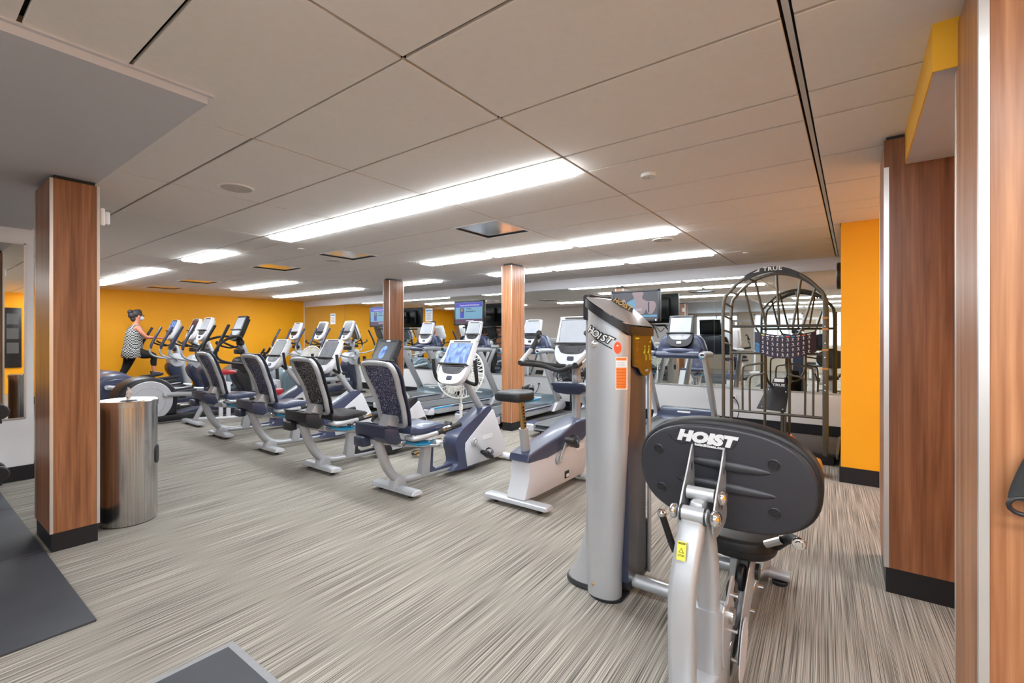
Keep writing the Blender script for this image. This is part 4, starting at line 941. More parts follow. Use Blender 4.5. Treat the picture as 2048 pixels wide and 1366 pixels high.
# oval back pad
pad_c = Vector((-.405, 1.895, .835)); pm = Matrix.Translation(pad_c) @ Matrix.Rotation(math.radians(8), 4, 'X') @ Matrix.Rotation(math.radians(2), 4, 'Y')
def oval(wd, ht, n=56, e=2.5):
    P = []
    for i in range(n):
        a = 2 * PI * i / n; c, s = math.cos(a), math.sin(a)
        P.append((wd / 2 * math.copysign(abs(c) ** (2 / e), c), ht / 2 * math.copysign(abs(s) ** (2 / e), s)))
    return P
pd = mkobj('back_pad', xf(prism(oval(.645, .43), .005, .075, 'y', .018, 4), pm), 'black_soft', hm, sharp=45)
sh = mkobj('pad_shell', xf(prism(oval(.615, .40), -.018, .01, 'y', .012, 3), pm), 'charcoal', pd, sharp=45)
mkobj('shell_lip', xf(tube([(a, -.012, b) for a, b in oval(.605, .39)], .0035, n=6, k=1, closed=True, up=(0, 1, 0)), pm), 'charcoal', sh)
for zz, ln, xo in ((.055, .30, .02), (-.03, .36, .01)):
    mkobj('moulded_rib', xf(ball(ln / 2, .020, .022, (xo, -.014, zz), 24), pm), 'charcoal', sh)
for x_, z_ in ((-.235, .075), (-.225, -.085), (.175, .09), (.18, -.09)):
    h_ = mkobj('screw_recess', xf(lathe([(.0215, -.001), (.0185, -.003), (.016, 0), (.014, .012), (.0001, .012)], 20, (x_, -.0195, z_), 'y'), pm), 'charcoal', sh)
    mkobj('recess_hole', xf(disc(.0165, .003, 20, (x_, -.0195, z_), 'y', .0005), pm), 'label_dark', sh)
lm = pm @ T(-.068, -.0195, .148)
mkobj('logo_plate', xf(prism([(-.125, -.005), (-.10, .012), (-.085, .036), (-.06, .022), (.115, .022), (.13, .018), (.11, -.022), (.085, -.030), (.06, -.034), (-.03, -.034), (-.055, -.026), (-.075, -.034), (-.105, -.024)], -.003, 0, 'y', .001, 1), lm), 'charcoal', sh)
text('logo_lettering', 'HOIST', .054, 'label_silver', sh, lm @ T(.012, -.0045, .001) @ FRONT, .0012, .24, .0042, 1.26, space=1.06)
text('web_lettering', 'hoistfitness.com', .0135, 'label_silver', sh, lm @ T(.03, -.0045, -.0262) @ FRONT, .0006, 0, .0009, 1.05, space=1.15)
# round seat and handles
mkobj('seat', [prism(oval(.30, .34, 40), .40, .485, 'z', .022, 3)], 'black_soft', hm, sharp=45).data.transform(Matrix.Translation((-.42, 2.36, 0)))
mkobj('seat_band', [prism(oval(.306, .346, 40), .43, .44, 'z', .002, 1)], 'black', hm).data.transform(Matrix.Translation((-.42, 2.36, 0)))
mkobj('seat_post', [box2(-.46, -.38, 2.30, 2.42, .15, .41, .01)], 'hoist_silver', hm)
mkobj('side_handle', [tube([(-.27, 2.30, .46), (-.23, 2.23, .52), (-.20, 2.16, .56), (-.165, 2.02, .60)], .019, n=12, k=3)], 'grip', hm)
mkobj('handle_end', [disc(.024, .014, 18, (-.163, 2.012, .602), 'y', .004), disc(.014, .02, 12, (-.163, 2.008, .602), 'y', .003)], 'chrome', hm)
mkobj('handle_stub', [tube([(-.30, 2.22, .49), (-.24, 2.20, .53)], .016, n=10, k=1)], 'steel', hm)
mkobj('side_lever', [tube([(-.735, 2.21, .51), (-.70, 2.22, .40)], .016, n=12, k=1)], 'grip', hm)
mkobj('lever_ball', [ball(.022, .022, .022, (-.738, 2.21, .525))], 'chrome', hm)
mkobj('lever_bracket', [tube([(-.70, 2.22, .40), (-.675, 2.24, .34), (-.62, 2.32, .31)], .016, n=8, k=3), box2(-.67, -.64, 2.2, 2.3, .26, .42, .006)], 'charcoal', hm)

# ================================================================== STRETCH CAGE
sc = thing('stretch_cage', 'dark metal stretching cage with arched top in front of the mirror', 'exercise machine', (0, 0, 0))
CX0, CX1, CY0, CY1 = -1.25, -.25, 5.93, 6.38
def arch(y, name):
    pts = [(CX0, y, .12), (CX0, y, 1.0), (CX0, y, 1.72), (CX0 + .07, y, 1.90), (CX0 + .25, y, 2.06), ((CX0 + CX1) / 2, y, 2.13), (CX1 - .25, y, 2.06), (CX1 - .07, y, 1.90), (CX1, y, 1.72), (CX1, y, 1.0), (CX1, y, .12)]
    return mkobj(name, tube(pts, .019, n=10, k=5, up=(0, 1, 0)), 'gunmetal', sc)
a1_ = arch(CY0, 'front_arch'); a2_ = arch(CY1, 'rear_arch')
mkobj('near_post', [box2(CX1 - .02, CX1 + .03, CY0 - .02, CY0 + .02, .10, 1.78, .012)], 'gunmetal', sc)
for z_ in (1.02, 1.22, 1.44, 1.56): mkobj('post_sticker', box2(CX1 - .022, CX1 + .032, CY0 - .022, CY0 + .0, z_, z_ + .02), 'amber', sc)
for z_ in (1.48, 1.30, 1.15, .86, .80): mkobj('post_bolt', ball(.01, .01, .01, (CX1 + .005, CY0 - .025, z_), 8), 'chrome', sc)
for zz in (1.78, 1.62, 1.45, 1.30, 1.12): mkobj('side_rung', [tube([(CX0, CY0, zz), (CX0, CY1, zz - .03)], .012, n=8, k=1)], 'gunmetal', sc)
for zz in (1.78, 1.52, 1.26): mkobj('side_rung', [tube([(CX1, CY0, zz), (CX1, CY1, zz - .03)], .012, n=8, k=1)], 'gunmetal', sc)
for (xx, zz) in ((CX0 + .07, 1.90), (CX0 + .25, 2.06), (CX1 - .25, 2.06), (CX1 - .07, 1.90)): mkobj('arch_tie', [tube([(xx, CY0, zz), (xx, CY1, zz)], .012, n=8, k=1)], 'gunmetal', sc)
# name plate following the arch top
V = []; F = []; n_ = 16
def archz(x): u = (x - (CX0 + CX1) / 2) / .5; return 2.134 - .30 * abs(u) ** 2.0
for i in range(n_ + 1):
    x = -1.02 + .54 * i / n_; z = archz(x)
    for dz, dy in ((.025, -.024), (-.04, -.024), (-.04, .0), (.025, .0)): V.append(Vector((x, CY0 + dy, z + dz)))
for i in range(n_):
    for j in range(4): F.append([i * 4 + j, i * 4 + (j + 1) % 4, (i + 1) * 4 + (j + 1) % 4, (i + 1) * 4 + j])
F += [[0, 1, 2, 3], [n_ * 4 + 3, n_ * 4 + 2, n_ * 4 + 1, n_ * 4]]
npl = mkobj('name_plate', (V, F), 'black', sc)
text('name_lettering', 'TRUE', .058, 'label_white', npl, T(-.735, CY0 - .027, 2.130) @ FRONT, .001, 0, .0015, 1.25, space=1.12)
mkobj('name_emblem', [prism([(-.93, 2.098), (-.865, 2.11), (-.865, 2.148), (-.89, 2.12)], CY0 - .028, CY0 - .025, 'y')], 'label_white', npl)
mkobj('plate_dash', [prism([(-.56, 2.117), (-.52, 2.105), (-.50, 2.09), (-.54, 2.107)], CY0 - .028, CY0 - .025, 'y'), prism([(-.55, 2.137), (-.50, 2.125), (-.48, 2.11), (-.52, 2.125)], CY0 - .028, CY0 - .025, 'y')], 'label_silver', npl)
# fan bars, cross bars, hoops (plane of the rear arch)
y = CY1
for xa, xb in ((-1.10, -1.0), (-.98, -.86), (-.75, -.72), (-.50, -.58), (-.36, -.48)):
    mkobj('fan_bar', tube([(xb - .0, y, 1.50), (xa, CY0 if abs(xa + .75) > 9 else y, archz(xa) - .02)], .014, n=8, k=1), 'gunmetal', sc)
for z_ in (1.50, 1.17): mkobj('cross_bar', tube([(CX0, y, z_), (CX1, y, z_)], .017, n=8, k=1), 'gunmetal', sc)
mkobj('lower_bar', tube([(CX0, y, .44), (CX1, y, .44)], .017, n=8, k=1), 'gunmetal', sc)
for s in (-1, 1):
    for off, top_ in ((.37, 1.03), (.29, .91)):
        cx = (CX0 + CX1) / 2
        mkobj('hoop', tube([(cx + s * off, y, .45), (cx + s * off, y, top_ - .10), (cx + s * (off - .03), y, top_ - .02), (cx + s * (off - .12), y + .01, top_), (cx + s * .13, y + .02, top_ + .02)], .012, n=8, k=4, up=(0, 1, 0)), 'gunmetal', sc)
for s in (-1, 1): mkobj('inner_post', tube([((CX0 + CX1) / 2 + s * .13, 6.42, .10), ((CX0 + CX1) / 2 + s * .13, 6.42, 1.16)], .015, n=8, k=1), 'gunmetal', sc)
mkobj('strap_loop', tube([(-.98, y + .03, 1.48), (-.90, y + .05, 1.36), (-.72, y + .1, 1.21), (-.56, y + .05, 1.36), (-.48, y + .03, 1.48)], .012, n=8, k=4, up=(0, 1, 0)), 'gunmetal', sc)
mkobj('seat_loop', tube([(-.88, y + .04, 1.16), (-.88, 6.55, .86), (-.82, 6.75, .72), (-.75, 6.8, .68), (-.68, 6.75, .72), (-.62, 6.55, .86), (-.62, y + .04, 1.16)], .016, n=8, k=4, up=(0, 1, 0)), 'gunmetal', sc)
bd = mkobj('kick_board', xf(prism([(-.19, -.15), (.13, -.17), (.15, .12), (-.09, .14)], -.012, .012, 'y', .004), T(-.80, 6.62, .60) @ Matrix.Rotation(math.radians(-28), 4, 'X')), 'black', sc)
mkobj('board_head', xf(prism([(-.07, .14), (.13, .13), (.11, .28), (-.02, .28)], -.012, .012, 'y', .004), T(-.80, 6.62, .60) @ Matrix.Rotation(math.radians(-28), 4, 'X')), 'black', bd)
bmx = T(-.80, 6.62, .60) @ Matrix.Rotation(math.radians(-28), 4, 'X')
mkobj('board_label', xf(box(.11, .004, .045, (.04, -.014, .24)), bmx), 'label_white', bd)
text('board_lettering', 'TRUE', .045, 'label_white', bd, bmx @ T(.035, -.0145, .175) @ FRONT, .001, 0, .001, 1.3)
for a_, b_ in ((-.13, -.13), (.10, -.14), (-.07, .11), (.12, .09)): mkobj('board_bolt', xf(ball(.009, .006, .009, (a_, -.013, b_), 8), bmx), 'chrome', bd)
mkobj('board_post', [tube([(-.72, 6.65, .06), (-.72, 6.68, .5)], .02, k=1), tube([(-.66, 6.38, .45), (-.66, 6.40, .14), (-.70, 6.48, .09), (-.8, 6.6, .09)], .014, k=3)], 'gunmetal', sc)
# base platform
mkobj('platform', [box2(-1.28, -.15, 5.95, 6.95, .10, .135, .006)], 'charcoal', sc)
mkobj('platform_skirt', [box2(-1.27, -.17, 5.97, 6.93, .0, .10, .006)], 'black', sc)
mkobj('platform_edge', [box2(-.155, -.125, 5.93, 6.95, .08, .15, .01)], 'gunmetal', sc)
# exercise chart bowed inside the cage
def bowed(u, v, off=0):  # u -1..1, v 0..1
    x = -.66 + u * .315; yy = 6.30 - .06 * (1 - u * u) + off; zt = 1.435 - .045 * (1 - u * u); zb = 1.20 - .085 * (1 - u * u)
    return Vector((x, yy, zb + (zt - zb) * v))
V = []; F = []; n_ = 16
for i in range(n_ + 1):
    u = -1 + 2 * i / n_
    for v, o_ in ((0, 0), (1, 0), (1, .006), (0, .006)): V.append(bowed(u, v, o_))
for i in range(n_):
    for j in range(4): F.append([i * 4 + j, i * 4 + (j + 1) % 4, (i + 1) * 4 + (j + 1) % 4, (i + 1) * 4 + j])
chart = tag(mkobj('exercise_chart', (V, F), mat('chart_dark_print', srgb(46, 36, 58), .4, noise=.1, nscale=30)), 'black bowed stretching chart with white figures hanging in the cage', 'chart')
def patch(name, u0, u1, v0, v1, m, off=-.002):
    a = [bowed(u0, v0, off), bowed(u1, v0, off), bowed(u1, v1, off), bowed(u0, v1, off)]
    return mkobj(name, (a, [[0, 1, 2, 3]]), m, chart)
patch('chart_title_band', -.97, -.82, .02, .98, 'label_blue'); patch('chart_title_top', -.98, -.80, .45, .99, 'tv_dark', -.003)
for q in range(6): patch('title_stripe', -.96, -.83, .06 + q * .06, .085 + q * .06, 'label_dark', -.004)
fig = []
hv = ['label_yellow', 'label_white', 'label_white', 'label_white', 'label_blue', 'label_red', 'label_blue', 'label_white', 'label_orange', 'label_white']
for ci in range(10):
    u = -.70 + ci * .165
    patch('chart_tab', u - .055, u + .055, .905, .945, hv[ci])
    for ri in range(4):
        v = .80 - ri * .215; c = bowed(u, v, -.005); k = (ci * 3 + ri * 5) % 4
        sgn = 1 if (ci + ri) % 2 else -1
        fig.append(ball(.004, .001, .005, tuple(c + Vector((0, 0, .012))), 6))
        fig.append(tube([c + Vector((0, 0, .008)), c + Vector((sgn * .003 * k, 0, -.006))], .003, n=5, k=1, up=(0, 1, 0)))
        for lx in (-1, 1):
            fig.append(tube([c + Vector((sgn * .003 * k, 0, -.006)), c + Vector((lx * (.004 + .003 * k), 0, -.019))], .0022, n=5, k=1, up=(0, 1, 0)))
            fig.append(tube([c + Vector((0, 0, .005)), c + Vector((lx * .011, 0, .004 + .005 * (k - 1)))], .0018, n=5, k=1, up=(0, 1, 0)))
f_ = mkobj('chart_figures', fig, 'label_white', chart); f_['kind'] = 'stuff'
p0 = bowed(-.12, .965, -.004)
text('chart_lettering', 'TRUE', .016, 'label_white', chart, T(*p0) @ FRONT, .0004, 0, .0006, 1.6)
p0 = bowed(.14, .965, -.004)
text('chart_lettering', 'STRETCH', .014, 'label_blue', chart, T(*p0) @ FRONT, .0004, 0, .0003, 1.3)
# items near the cage
o = thing('wheel_block', 'orange plastic bracket with black strap on the cage platform', 'bracket', (-.62, 6.10, .136), .3)
mkobj('bracket', [prism([(-.08, 0), (.08, 0), (.08, .10), (.05, .13), (.03, .06), (-.03, .06), (-.05, .13), (-.08, .10)], -.05, .05, 'y', .008), box(.18, .10, .03, (0, 0, .016), .006)], 'orange_plastic', o)
mkobj('strap', [rot(box(.04, .13, .012, (0, -.01, .10), .004), 'X', 20, (0, 0, .1)), box(.04, .012, .10, (-.0, -.06, .06), .004)], 'black', o)
o = thing('foam_pad', 'green foam balance pad leaning at the foot of the stretching cage', 'foam pad', (-.47, 5.80, .03), .15)
mkobj('pad', rot(box(.17, .02, .16, (0, 0, .07), .008), 'X', -25), 'lime', o); mkobj('pad_frame', [rot(box(.19, .012, .18, (0, .014, .07), .004), 'X', -25)], 'black', o)
o = thing('foam_roller', 'amber and silver ribbed roller on the carpet near the cage', 'roller', (-.42, 5.45, .085), .35)
mkobj('roller', lathe([(.0001, -.16), (.075, -.16), (.085, -.14), (.085, .14), (.075, .16), (.0001, .16)], 24, (0, 0, 0), 'x'), 'amber', o)
mkobj('roller_cover', lathe([(.0865, -.13), (.0865, .05)], 24, (0, 0, 0), 'x'), 'silver', o)
# wall fan/clock edge-on on the orange wall side
o = thing('wall_clock', 'black round clock seen edge-on on the orange wall end', 'clock', (-.10, 6.35, 2.05))
mkobj('clock_body', disc(.15, .05, 32, (-.03, 0, 0), 'x', .01), 'black', o); mkobj('clock_face', disc(.13, .004, 32, (-.057, 0, 0), 'x', .001), 'label_white', o)
mkobj('clock_hands', [box(.002, .01, .09, (-.0605, 0, .04)), box(.002, .06, .01, (-.0605, .03, 0))], 'label_dark', o)

# ================================================================== TELEVISIONS on arms at the mirror wall
def tv(label, x, y, rz, pic):
    t = thing('television', label, 'television', (x, y, 1.86), rz, 'wall televisions on brackets')
    mkobj('cabinet', box(.80, .07, .50, (0, 0, 0), .012), 'black', t)
    mkobj('back_box', box(.55, .10, .36, (0, .075, 0), .03), 'black', t)
    mkobj('bezel', [box2(-.40, .40, -.045, -.03, .215, .25, .006), box2(-.40, .40, -.045, -.03, -.25, -.20, .006), box2(-.40, -.365, -.045, -.03, -.25, .25, .006), box2(.365, .40, -.045, -.03, -.25, .25, .006)], 'black', t)
    mkobj('bracket', [box2(-.05, .05, .10, .20, -.15, .15, .01), box2(-.2, .25, .0, .25, -.31, -.28, .01), tube([(.18, .12, -.29), (.26, .15, -.36), (.32, .12, -.50)], .012, k=3), tube([(0, .2, 0), (0, .42, 0)], .03, k=1)], 'black', t)
    mkobj('cable', [tube([(-.1, .1, -.25), (-.05, .14, -.36), (.05, .12, -.33), (.12, .1, -.40), (.2, .14, -.34)], .006, k=4, n=6)], 'grip', t)
    S = -.040
    s = mkobj('screen', box2(-.365, .365, S, S + .004, -.20, .215), 'tv_body' if pic == 0 else 'tv_dark', t)
    if pic == 0:
        mkobj('picture_header', box2(-.36, .36, S - .002, S, .115, .21), 'tv_header', s)
        mkobj('picture_footer', box2(-.36, .36, S - .002, S, -.20, -.125), 'tv_footer', s)
        mkobj('picture_photo', [box2(-.23, -.13, S - .002, S, -.10, .10)], 'tv_dark', s)
        mkobj('picture_person', [prism([(-.22, -.10), (-.135, -.10), (-.14, -.03), (-.16, .02), (-.20, .02), (-.22, -.03)], S - .004, S - .002, 'y')], 'tv_header', s)
        mkobj('picture_face', [prism(smooth2([(-.20, .03), (-.16, .03), (-.155, .07), (-.18, .09), (-.205, .07)], 2), S - .004, S - .002, 'y')], 'tv_skin', s)
        text('header_lettering', 'Restaurants & Entertainment', .045, 'tv_text_w', s, T(.03, S - .0035, .155) @ FRONT, .0005, 0, .001)
        text('body_lettering', 'No Joy !', .040, 'tv_text_k', s, T(.02, S - .0035, .085) @ FRONT, .0005, 0, .001)
        text('body_lettering', 'Automatically Tax', .036, 'tv_text_k', s, T(.06, S - .0035, .03) @ FRONT, .0005, 0, .001)
        mkobj('footer_bar', box2(-.06, .14, S - .004, S - .002, -.17, -.15), 'tv_text_w', s)
    else:
        mkobj('picture_figure', prism(smooth2([(-.04, .21), (.14, .21), (.12, .12), (.20, .07), (.31, .06), (.34, -.01), (.29, -.12), (.22, -.13), (.18, -.06), (.14, -.13), (-.05, -.13), (-.06, -.03), (-.16, -.03), (-.21, .04), (-.10, .07), (-.01, .12)], 3), S - .002, S, 'y'), 'tv_skin', s)
        mkobj('picture_highlight', prism(smooth2([(-.15, .03), (-.04, .10), (.02, .08), (.0, -.10), (-.05, -.12), (-.07, -.02)], 3), S - .004, S - .002, 'y'), 'tv_cyan', s)
        mkobj('picture_band', [box2(.215, .235, S - .004, S - .002, -.11, .055)], 'tv_text_k', s); mkobj('picture_band', [box2(-.145, -.125, S - .004, S - .002, -.03, .06)], 'tv_text_k', s)
        mkobj('picture_fist', prism(smooth2([(-.22, .03), (-.17, .02), (-.15, .06), (-.17, .11), (-.21, .10), (-.225, .06)], 2), S - .005, S - .004, 'y'), 'tv_skin', s)
        mkobj('picture_strip', box2(-.20, .355, S - .002, S, -.18, -.145), 'tv_cyan', s)
        text('picture_lettering', 'WORKING', .052, 'tv_text_w', s, T(-.01, S - .006, -.065) @ FRONT, .0005, 0, .001)
    mkobj('corner_sticker', box2(.33, .35, -.047, -.045, -.24, -.22), 'label_white', t)
    return t
tv('flat television showing blue slide, between the two slim columns', -6.32, 7.12, 0, 0)
tv('flat television with blue slide half hidden by the farther slim column', -9.15, 7.12, 0, 0)
tv('flat television showing a dark picture of shoulders above the silver tower', -2.80, 7.12, 0, 1)

# ================================================================== FANS, TRASH CAN, PAPERS, OUTLETS
def fan(label, loc, rz, m, h, r, base=True, tilt=-12):
    t = thing('pedestal_fan', label, 'fan', loc, rz)
    if base: mkobj('base', lathe([(.0001, 0), (.20, 0), (.20, .015), (.15, .03), (.03, .05), (.025, .06), (.0001, .06)], 28), m, t)
    mkobj('pole', [cyl((0, 0, .05), (0, 0, h * .55), .017, 12), cyl((0, 0, h * .55), (0, 0, h - .05), .012, 12), cyl((0, 0, h * .53), (0, 0, h * .6), .024, 12)], m, t)
    R = T(0, 0, h) @ Matrix.Rotation(math.radians(tilt), 4, 'X')
    cage = []
    for q in range(36):
        a = 2 * PI * q / 36
        cage.append(xf(tube([(math.cos(a) * .05, -.10, math.sin(a) * .05), (math.cos(a) * r * .6, -.105, math.sin(a) * r * .6), (math.cos(a) * r, -.03, math.sin(a) * r), (math.cos(a) * r * .6, .04, math.sin(a) * r * .6), (math.cos(a) * .05, .05, math.sin(a) * .05)], .004, n=4, k=2, cap=False), R))
    for rr, yy in ((r, -.03), (r * .62, -.105), (r * .3, -.105), (r * .62, .04)):
        cage.append(xf(tube([(math.cos(2 * PI * q / 32) * rr, yy, math.sin(2 * PI * q / 32) * rr) for q in range(32)], .005 if rr < r else .009, n=6, k=1, closed=True, up=(0, 1, 0)), R))
    mkobj('guard', cage, m, t)
    bl = []
    for q in range(4):
        g = prism(smooth2([(.03, -.01), (r * .5, -.10), (r * .82, -.08), (r * .85, .05), (r * .4, .06), (.03, .02)], 2), -.035, -.031, 'y')
        bl.append(xf(rot(rot(g, 'X', 14), 'Y', 90 * q + 20), R))
    mkobj('blade', bl, m, t)
    mkobj('hub', [xf(disc(.05, .02, 20, (0, -.108, 0), 'y'), R), xf(lathe([(.0001, -.02), (.055, -.02), (.06, .10), (.03, .14), (.0001, .14)], 20, (0, 0, 0), 'y'), R)], m, t)
    return t
fan('white pedestal fan behind the nearest recumbent bike console', (-3.80, 4.12, 0), .35, 'white_foam', .93, .30)
fan('white fan far back between two recumbent consoles near the ellipticals', (-8.83, 5.15, 0), .5, 'white_foam', .95, .23)
fan('black fan behind the upright bike against the white wainscot', (-4.02, 7.2, 0), .5, 'black', .68, .24, tilt=0)
# trash can
t = thing('trash_can', 'tall brushed steel trash can beside the left walnut column', 'trash can', (-4.36, 1.09, 0))
mkobj('body', lathe([(.0001, .006), (.170, .006), (.172, .02), (.172, .865), (.168, .87)], 48), 'steel_drum', t)
mkobj('foot_ring', lathe([(.0001, 0), (.164, 0), (.166, .02)], 40), 'black', t)
mkobj('lid', lathe([(.176, .855), (.177, .895), (.172, .90), (.06, .892), (.052, .885), (.0001, .885)], 48), 'steel', t)
mkobj('wipe_opening', disc(.05, .008, 24, (0, 0, .893), 'z'), 'black', t)
hp = mkobj('disposal_opening', [xf(prism(rrect(.07, .14, .034), -.004, .004, 'y', .001, 1), Matrix.Rotation(math.radians(150), 4, 'Z') @ T(0, -.1725, .48))], 'black', t)
o = thing('wipe_tissue', 'white tissue wipe sticking out of the trash can lid', 'wipe', (-4.36, 1.09, .893))
V = []; F = []
random.seed(3)
for i in range(9):
    for j in range(6):
        a = -1 + 2 * i / 8; V.append(Vector((a * (.012 + .022 * j / 5) , .012 * math.sin(a * 5 + j) + random.uniform(-.004, .004), .085 * j / 5 + .018 * math.cos(a * 4) * j / 5)))
for i in range(8):
    for j in range(5): q = i * 6 + j; F.append([q, q + 6, q + 7, q + 1])
mkobj('wipe', (V, F), 'paper', o)
# papers taped to the mirror
for x, lab in ((-11.90, 'white notice with blue header taped on the mirror near the orange corner'), (-8.0, 'white notice with blue header taped on the mirror right of the farther column')):
    o = thing('paper_notice', lab, 'notice', (x, YB - .012, 1.88))
    mkobj('sheet', box(.24, .002, .30, (0, 0, 0)), 'paper', o); mkobj('header', box(.2, .002, .035, (0, -.0015, .105)), 'label_blue', o)
    mkobj('text_lines', [box(.19 - .03 * (q % 3), .001, .006, (0, -.0015, .05 - q * .022)) for q in range(8)], 'screen_grey', o)
# wall outlets and cords
def outlet(x, z, lab, plug=False):
    o = thing('wall_outlet', lab, 'outlet', (x, YB, z))
    mkobj('plate', box(.075, .008, .115, (0, -.004, 0), .003), 'outlet', o)
    for dz in (-.025, .025): mkobj('socket', [box(.034, .004, .028, (0, -.009, dz), .002, 1)], 'white_plastic', o); mkobj('slots', [box(.003, .002, .010, (-.007, -.0115, dz)), box(.003, .002, .010, (.007, -.0115, dz))], 'label_dark', o)
outlet(-1.80, .43, 'wall outlet right of the black treadmill console, above the hood')
outlet(-1.45, .44, 'wall outlet left of the stretching cage holding a black plug')
outlet(-2.68, .45, 'wall outlet left of the rightmost treadmill holding a black plug')
outlet(-4.92, .44, 'wall outlet right of the nearer slim column holding a plug')
outlet(-5.05, .44, 'blank looking wall outlet plate right of the nearer slim column')
outlet(-6.35, .45, 'wall outlet between the third and fourth treadmills')
outlet(-7.72, .45, 'wall outlet right of the farther slim column with a cord')
def cord(x, pts, lab):
    o = thing('power_cord', lab, 'cord', (x, YB - .015, 0))
    mkobj('plug', box(.03, .035, .03, (pts[0][0], -.02, pts[0][2]), .008), 'black', o); mkobj('cable', tube(pts, .006, n=6, k=5), 'grip', o)
cord(-1.45, [(0, -.03, .46), (.06, -.06, .40), (.08, -.07, .28), (.05, -.08, .12), (0, -.1, .01)], 'black power cord left of the stretching cage')
cord(-2.68, [(0, -.03, .47), (.06, -.06, .42), (.10, -.07, .30), (.12, -.08, .16), (.14, -.1, .01)], 'black power cord left of the rightmost treadmill upright')
cord(-4.92, [(0, -.03, .46), (.0, -.06, .36), (-.08, -.07, .24), (-.12, -.08, .12), (-.14, -.1, .01)], 'black power cord right of the nearer slim column')
cord(-6.35, [(0, -.03, .46), (-.05, -.05, .42), (-.06, -.07, .24), (-.06, -.08, .12), (-.05, -.1, .01)], 'thin power cord behind the third treadmill from right')
# coiled cords on floor beside the front foot of the nearest bikes
for (x, y_, lab) in ((-2.86, 4.12, 'coiled black and beige cords on the carpet at the front of the nearest recumbent bike'), (-4.02, 3.62, 'small coil of black cord on the carpet between the two nearest recumbent bikes'), (-1.93, 4.10, 'bundle of cords on the carpet at the front of the upright bike')):
    o = thing('cord_coil', lab, 'cord', (x, y_, 0))
    P = []
    random.seed(hash(lab) % 100 if False else int(abs(x) * 10))
    for q in range(26): a = q * .9; P.append((.05 * math.cos(a) + random.uniform(-.02, .02), .06 * math.sin(a) + random.uniform(-.02, .02), .010 + .0022 * q + random.uniform(0, .006)))
    mkobj('cable', tube(P, .005, n=6, k=4), 'grip', o)
    mkobj('beige_cable', tube([(p_[0] * .8 + .02, p_[1] * 1.1, p_[2]) for p_ in P[::2]], .004, n=6, k=4), 'gold', o)

# ================================================================== DUMBBELLS at the left edge, things behind the camera
t = thing('dumbbell_rack', 'black two tier dumbbell rack by the white wall, at the left edge', 'rack', (-5.55, .25, .0125))
mkobj('side_frame', [box2(-.25, .25, .18, .21, 0, .04), box2(-.03, .03, .18, .21, 0, .70)], 'black', t); mkobj('side_frame', [box2(-.25, .25, -1.36, -1.3, 0, .04), box2(-.03, .03, -1.36, -1.3, 0, .70)], 'black', t)
for z_ in (.18, .67): mkobj('shelf', [box2(-.16, .13, -1.34, .31, z_, z_ + .03, .004)], 'black', t)
t = None
db = None
labs = []
nthw = ['first', 'second', 'third', 'fourth', 'fifth', 'sixth']
for zi, z_ in enumerate((.284, .774)):
    for q in range(6):
        loc = (-5.55, .545 - q * .20 , z_)
        lab = 'black round dumbbell on the %s rack shelf, %s from the near end' % (('lower', 'upper')[zi], nthw[q])
        if db is None:
            db = thing('dumbbell', lab, 'dumbbell', loc, 0, 'dumbbells on the rack')
            for s in (-1, 1): mkobj('head', lathe([(.0001, s * .07), (.05, s * .07), (.058, s * .08), (.058, s * .14), (.05, s * .15), (.0001, s * .15)], 20, (0, 0, 0), 'x'), 'black', db)
            mkobj('handle', lathe([(.014, -.075), (.017, 0), (.014, .075)], 12, (0, 0, 0), 'x'), 'chrome', db)
        else: dup(db, loc, lab)
# reflected-only: benches and cable machines in the weights area
def cable_machine(label, loc, rz):
    t = thing('cable_machine', label, 'exercise machine', loc, rz, 'weight machines behind the camera')
    mkobj('frame', [box2(-.45, -.38, -.3, .3, 0, .08, .01), box2(.38, .45, -.3, .3, 0, .08, .01), box2(-.45, -.37, -.04, .04, .05, 2.0, .01), box2(.37, .45, -.04, .04, .05, 2.0, .01), box2(-.45, .45, -.04, .04, 1.95, 2.03, .01)], 'white_plastic', t)
    for k_ in range(12): mkobj('weight_plate', box2(-.33, -.08, -.08, .08, .10 + k_ * .05, .145 + k_ * .05, .004, 1), 'black', t)
    mkobj('guide_rod', [cyl((-.27, 0, .05), (-.27, 0, 1.95), .01, 8), cyl((-.14, 0, .05), (-.14, 0, 1.95), .01, 8)], 'chrome', t)
    mkobj('seat', [box2(.0, .3, .15, .55, .45, .53, .03)], 'black_soft', t); mkobj('seat_post', box2(.12, .18, .3, .4, .0, .45), 'white_plastic', t); mkobj('handle', tube([(-.1, .1, 1.8), (.15, .14, 1.78), (.4, .1, 1.8)], .014, k=3), 'label_yellow', t)
    return t
cable_machine('white cable weight machine reflected in the mirror right of the cage chart', (.6, -3.2, 0), .3)
cable_machine('white cable weight machine reflected left of the cage', (-1.4, -3.6, 0), -.2)
cable_machine('white cable weight machine farther back by the windows', (-3.4, -4.4, 0), .4)
t = thing('weight_bench', 'black weight bench behind the camera, seen only in the mirror', 'bench', (-1.2, -1.9, 0), .5)
mkobj('pad', box2(-.14, .14, -.6, .6, .42, .49, .03), 'black_soft', t); mkobj('frame', [box2(-.03, .03, -.5, .5, .36, .42), box2(-.25, .25, -.5, -.44, 0, .05), box2(-.25, .25, .44, .5, 0, .05), box2(-.03, .03, -.5, -.44, 0, .42), box2(-.03, .03, .44, .5, 0, .42)], 'silver', t)
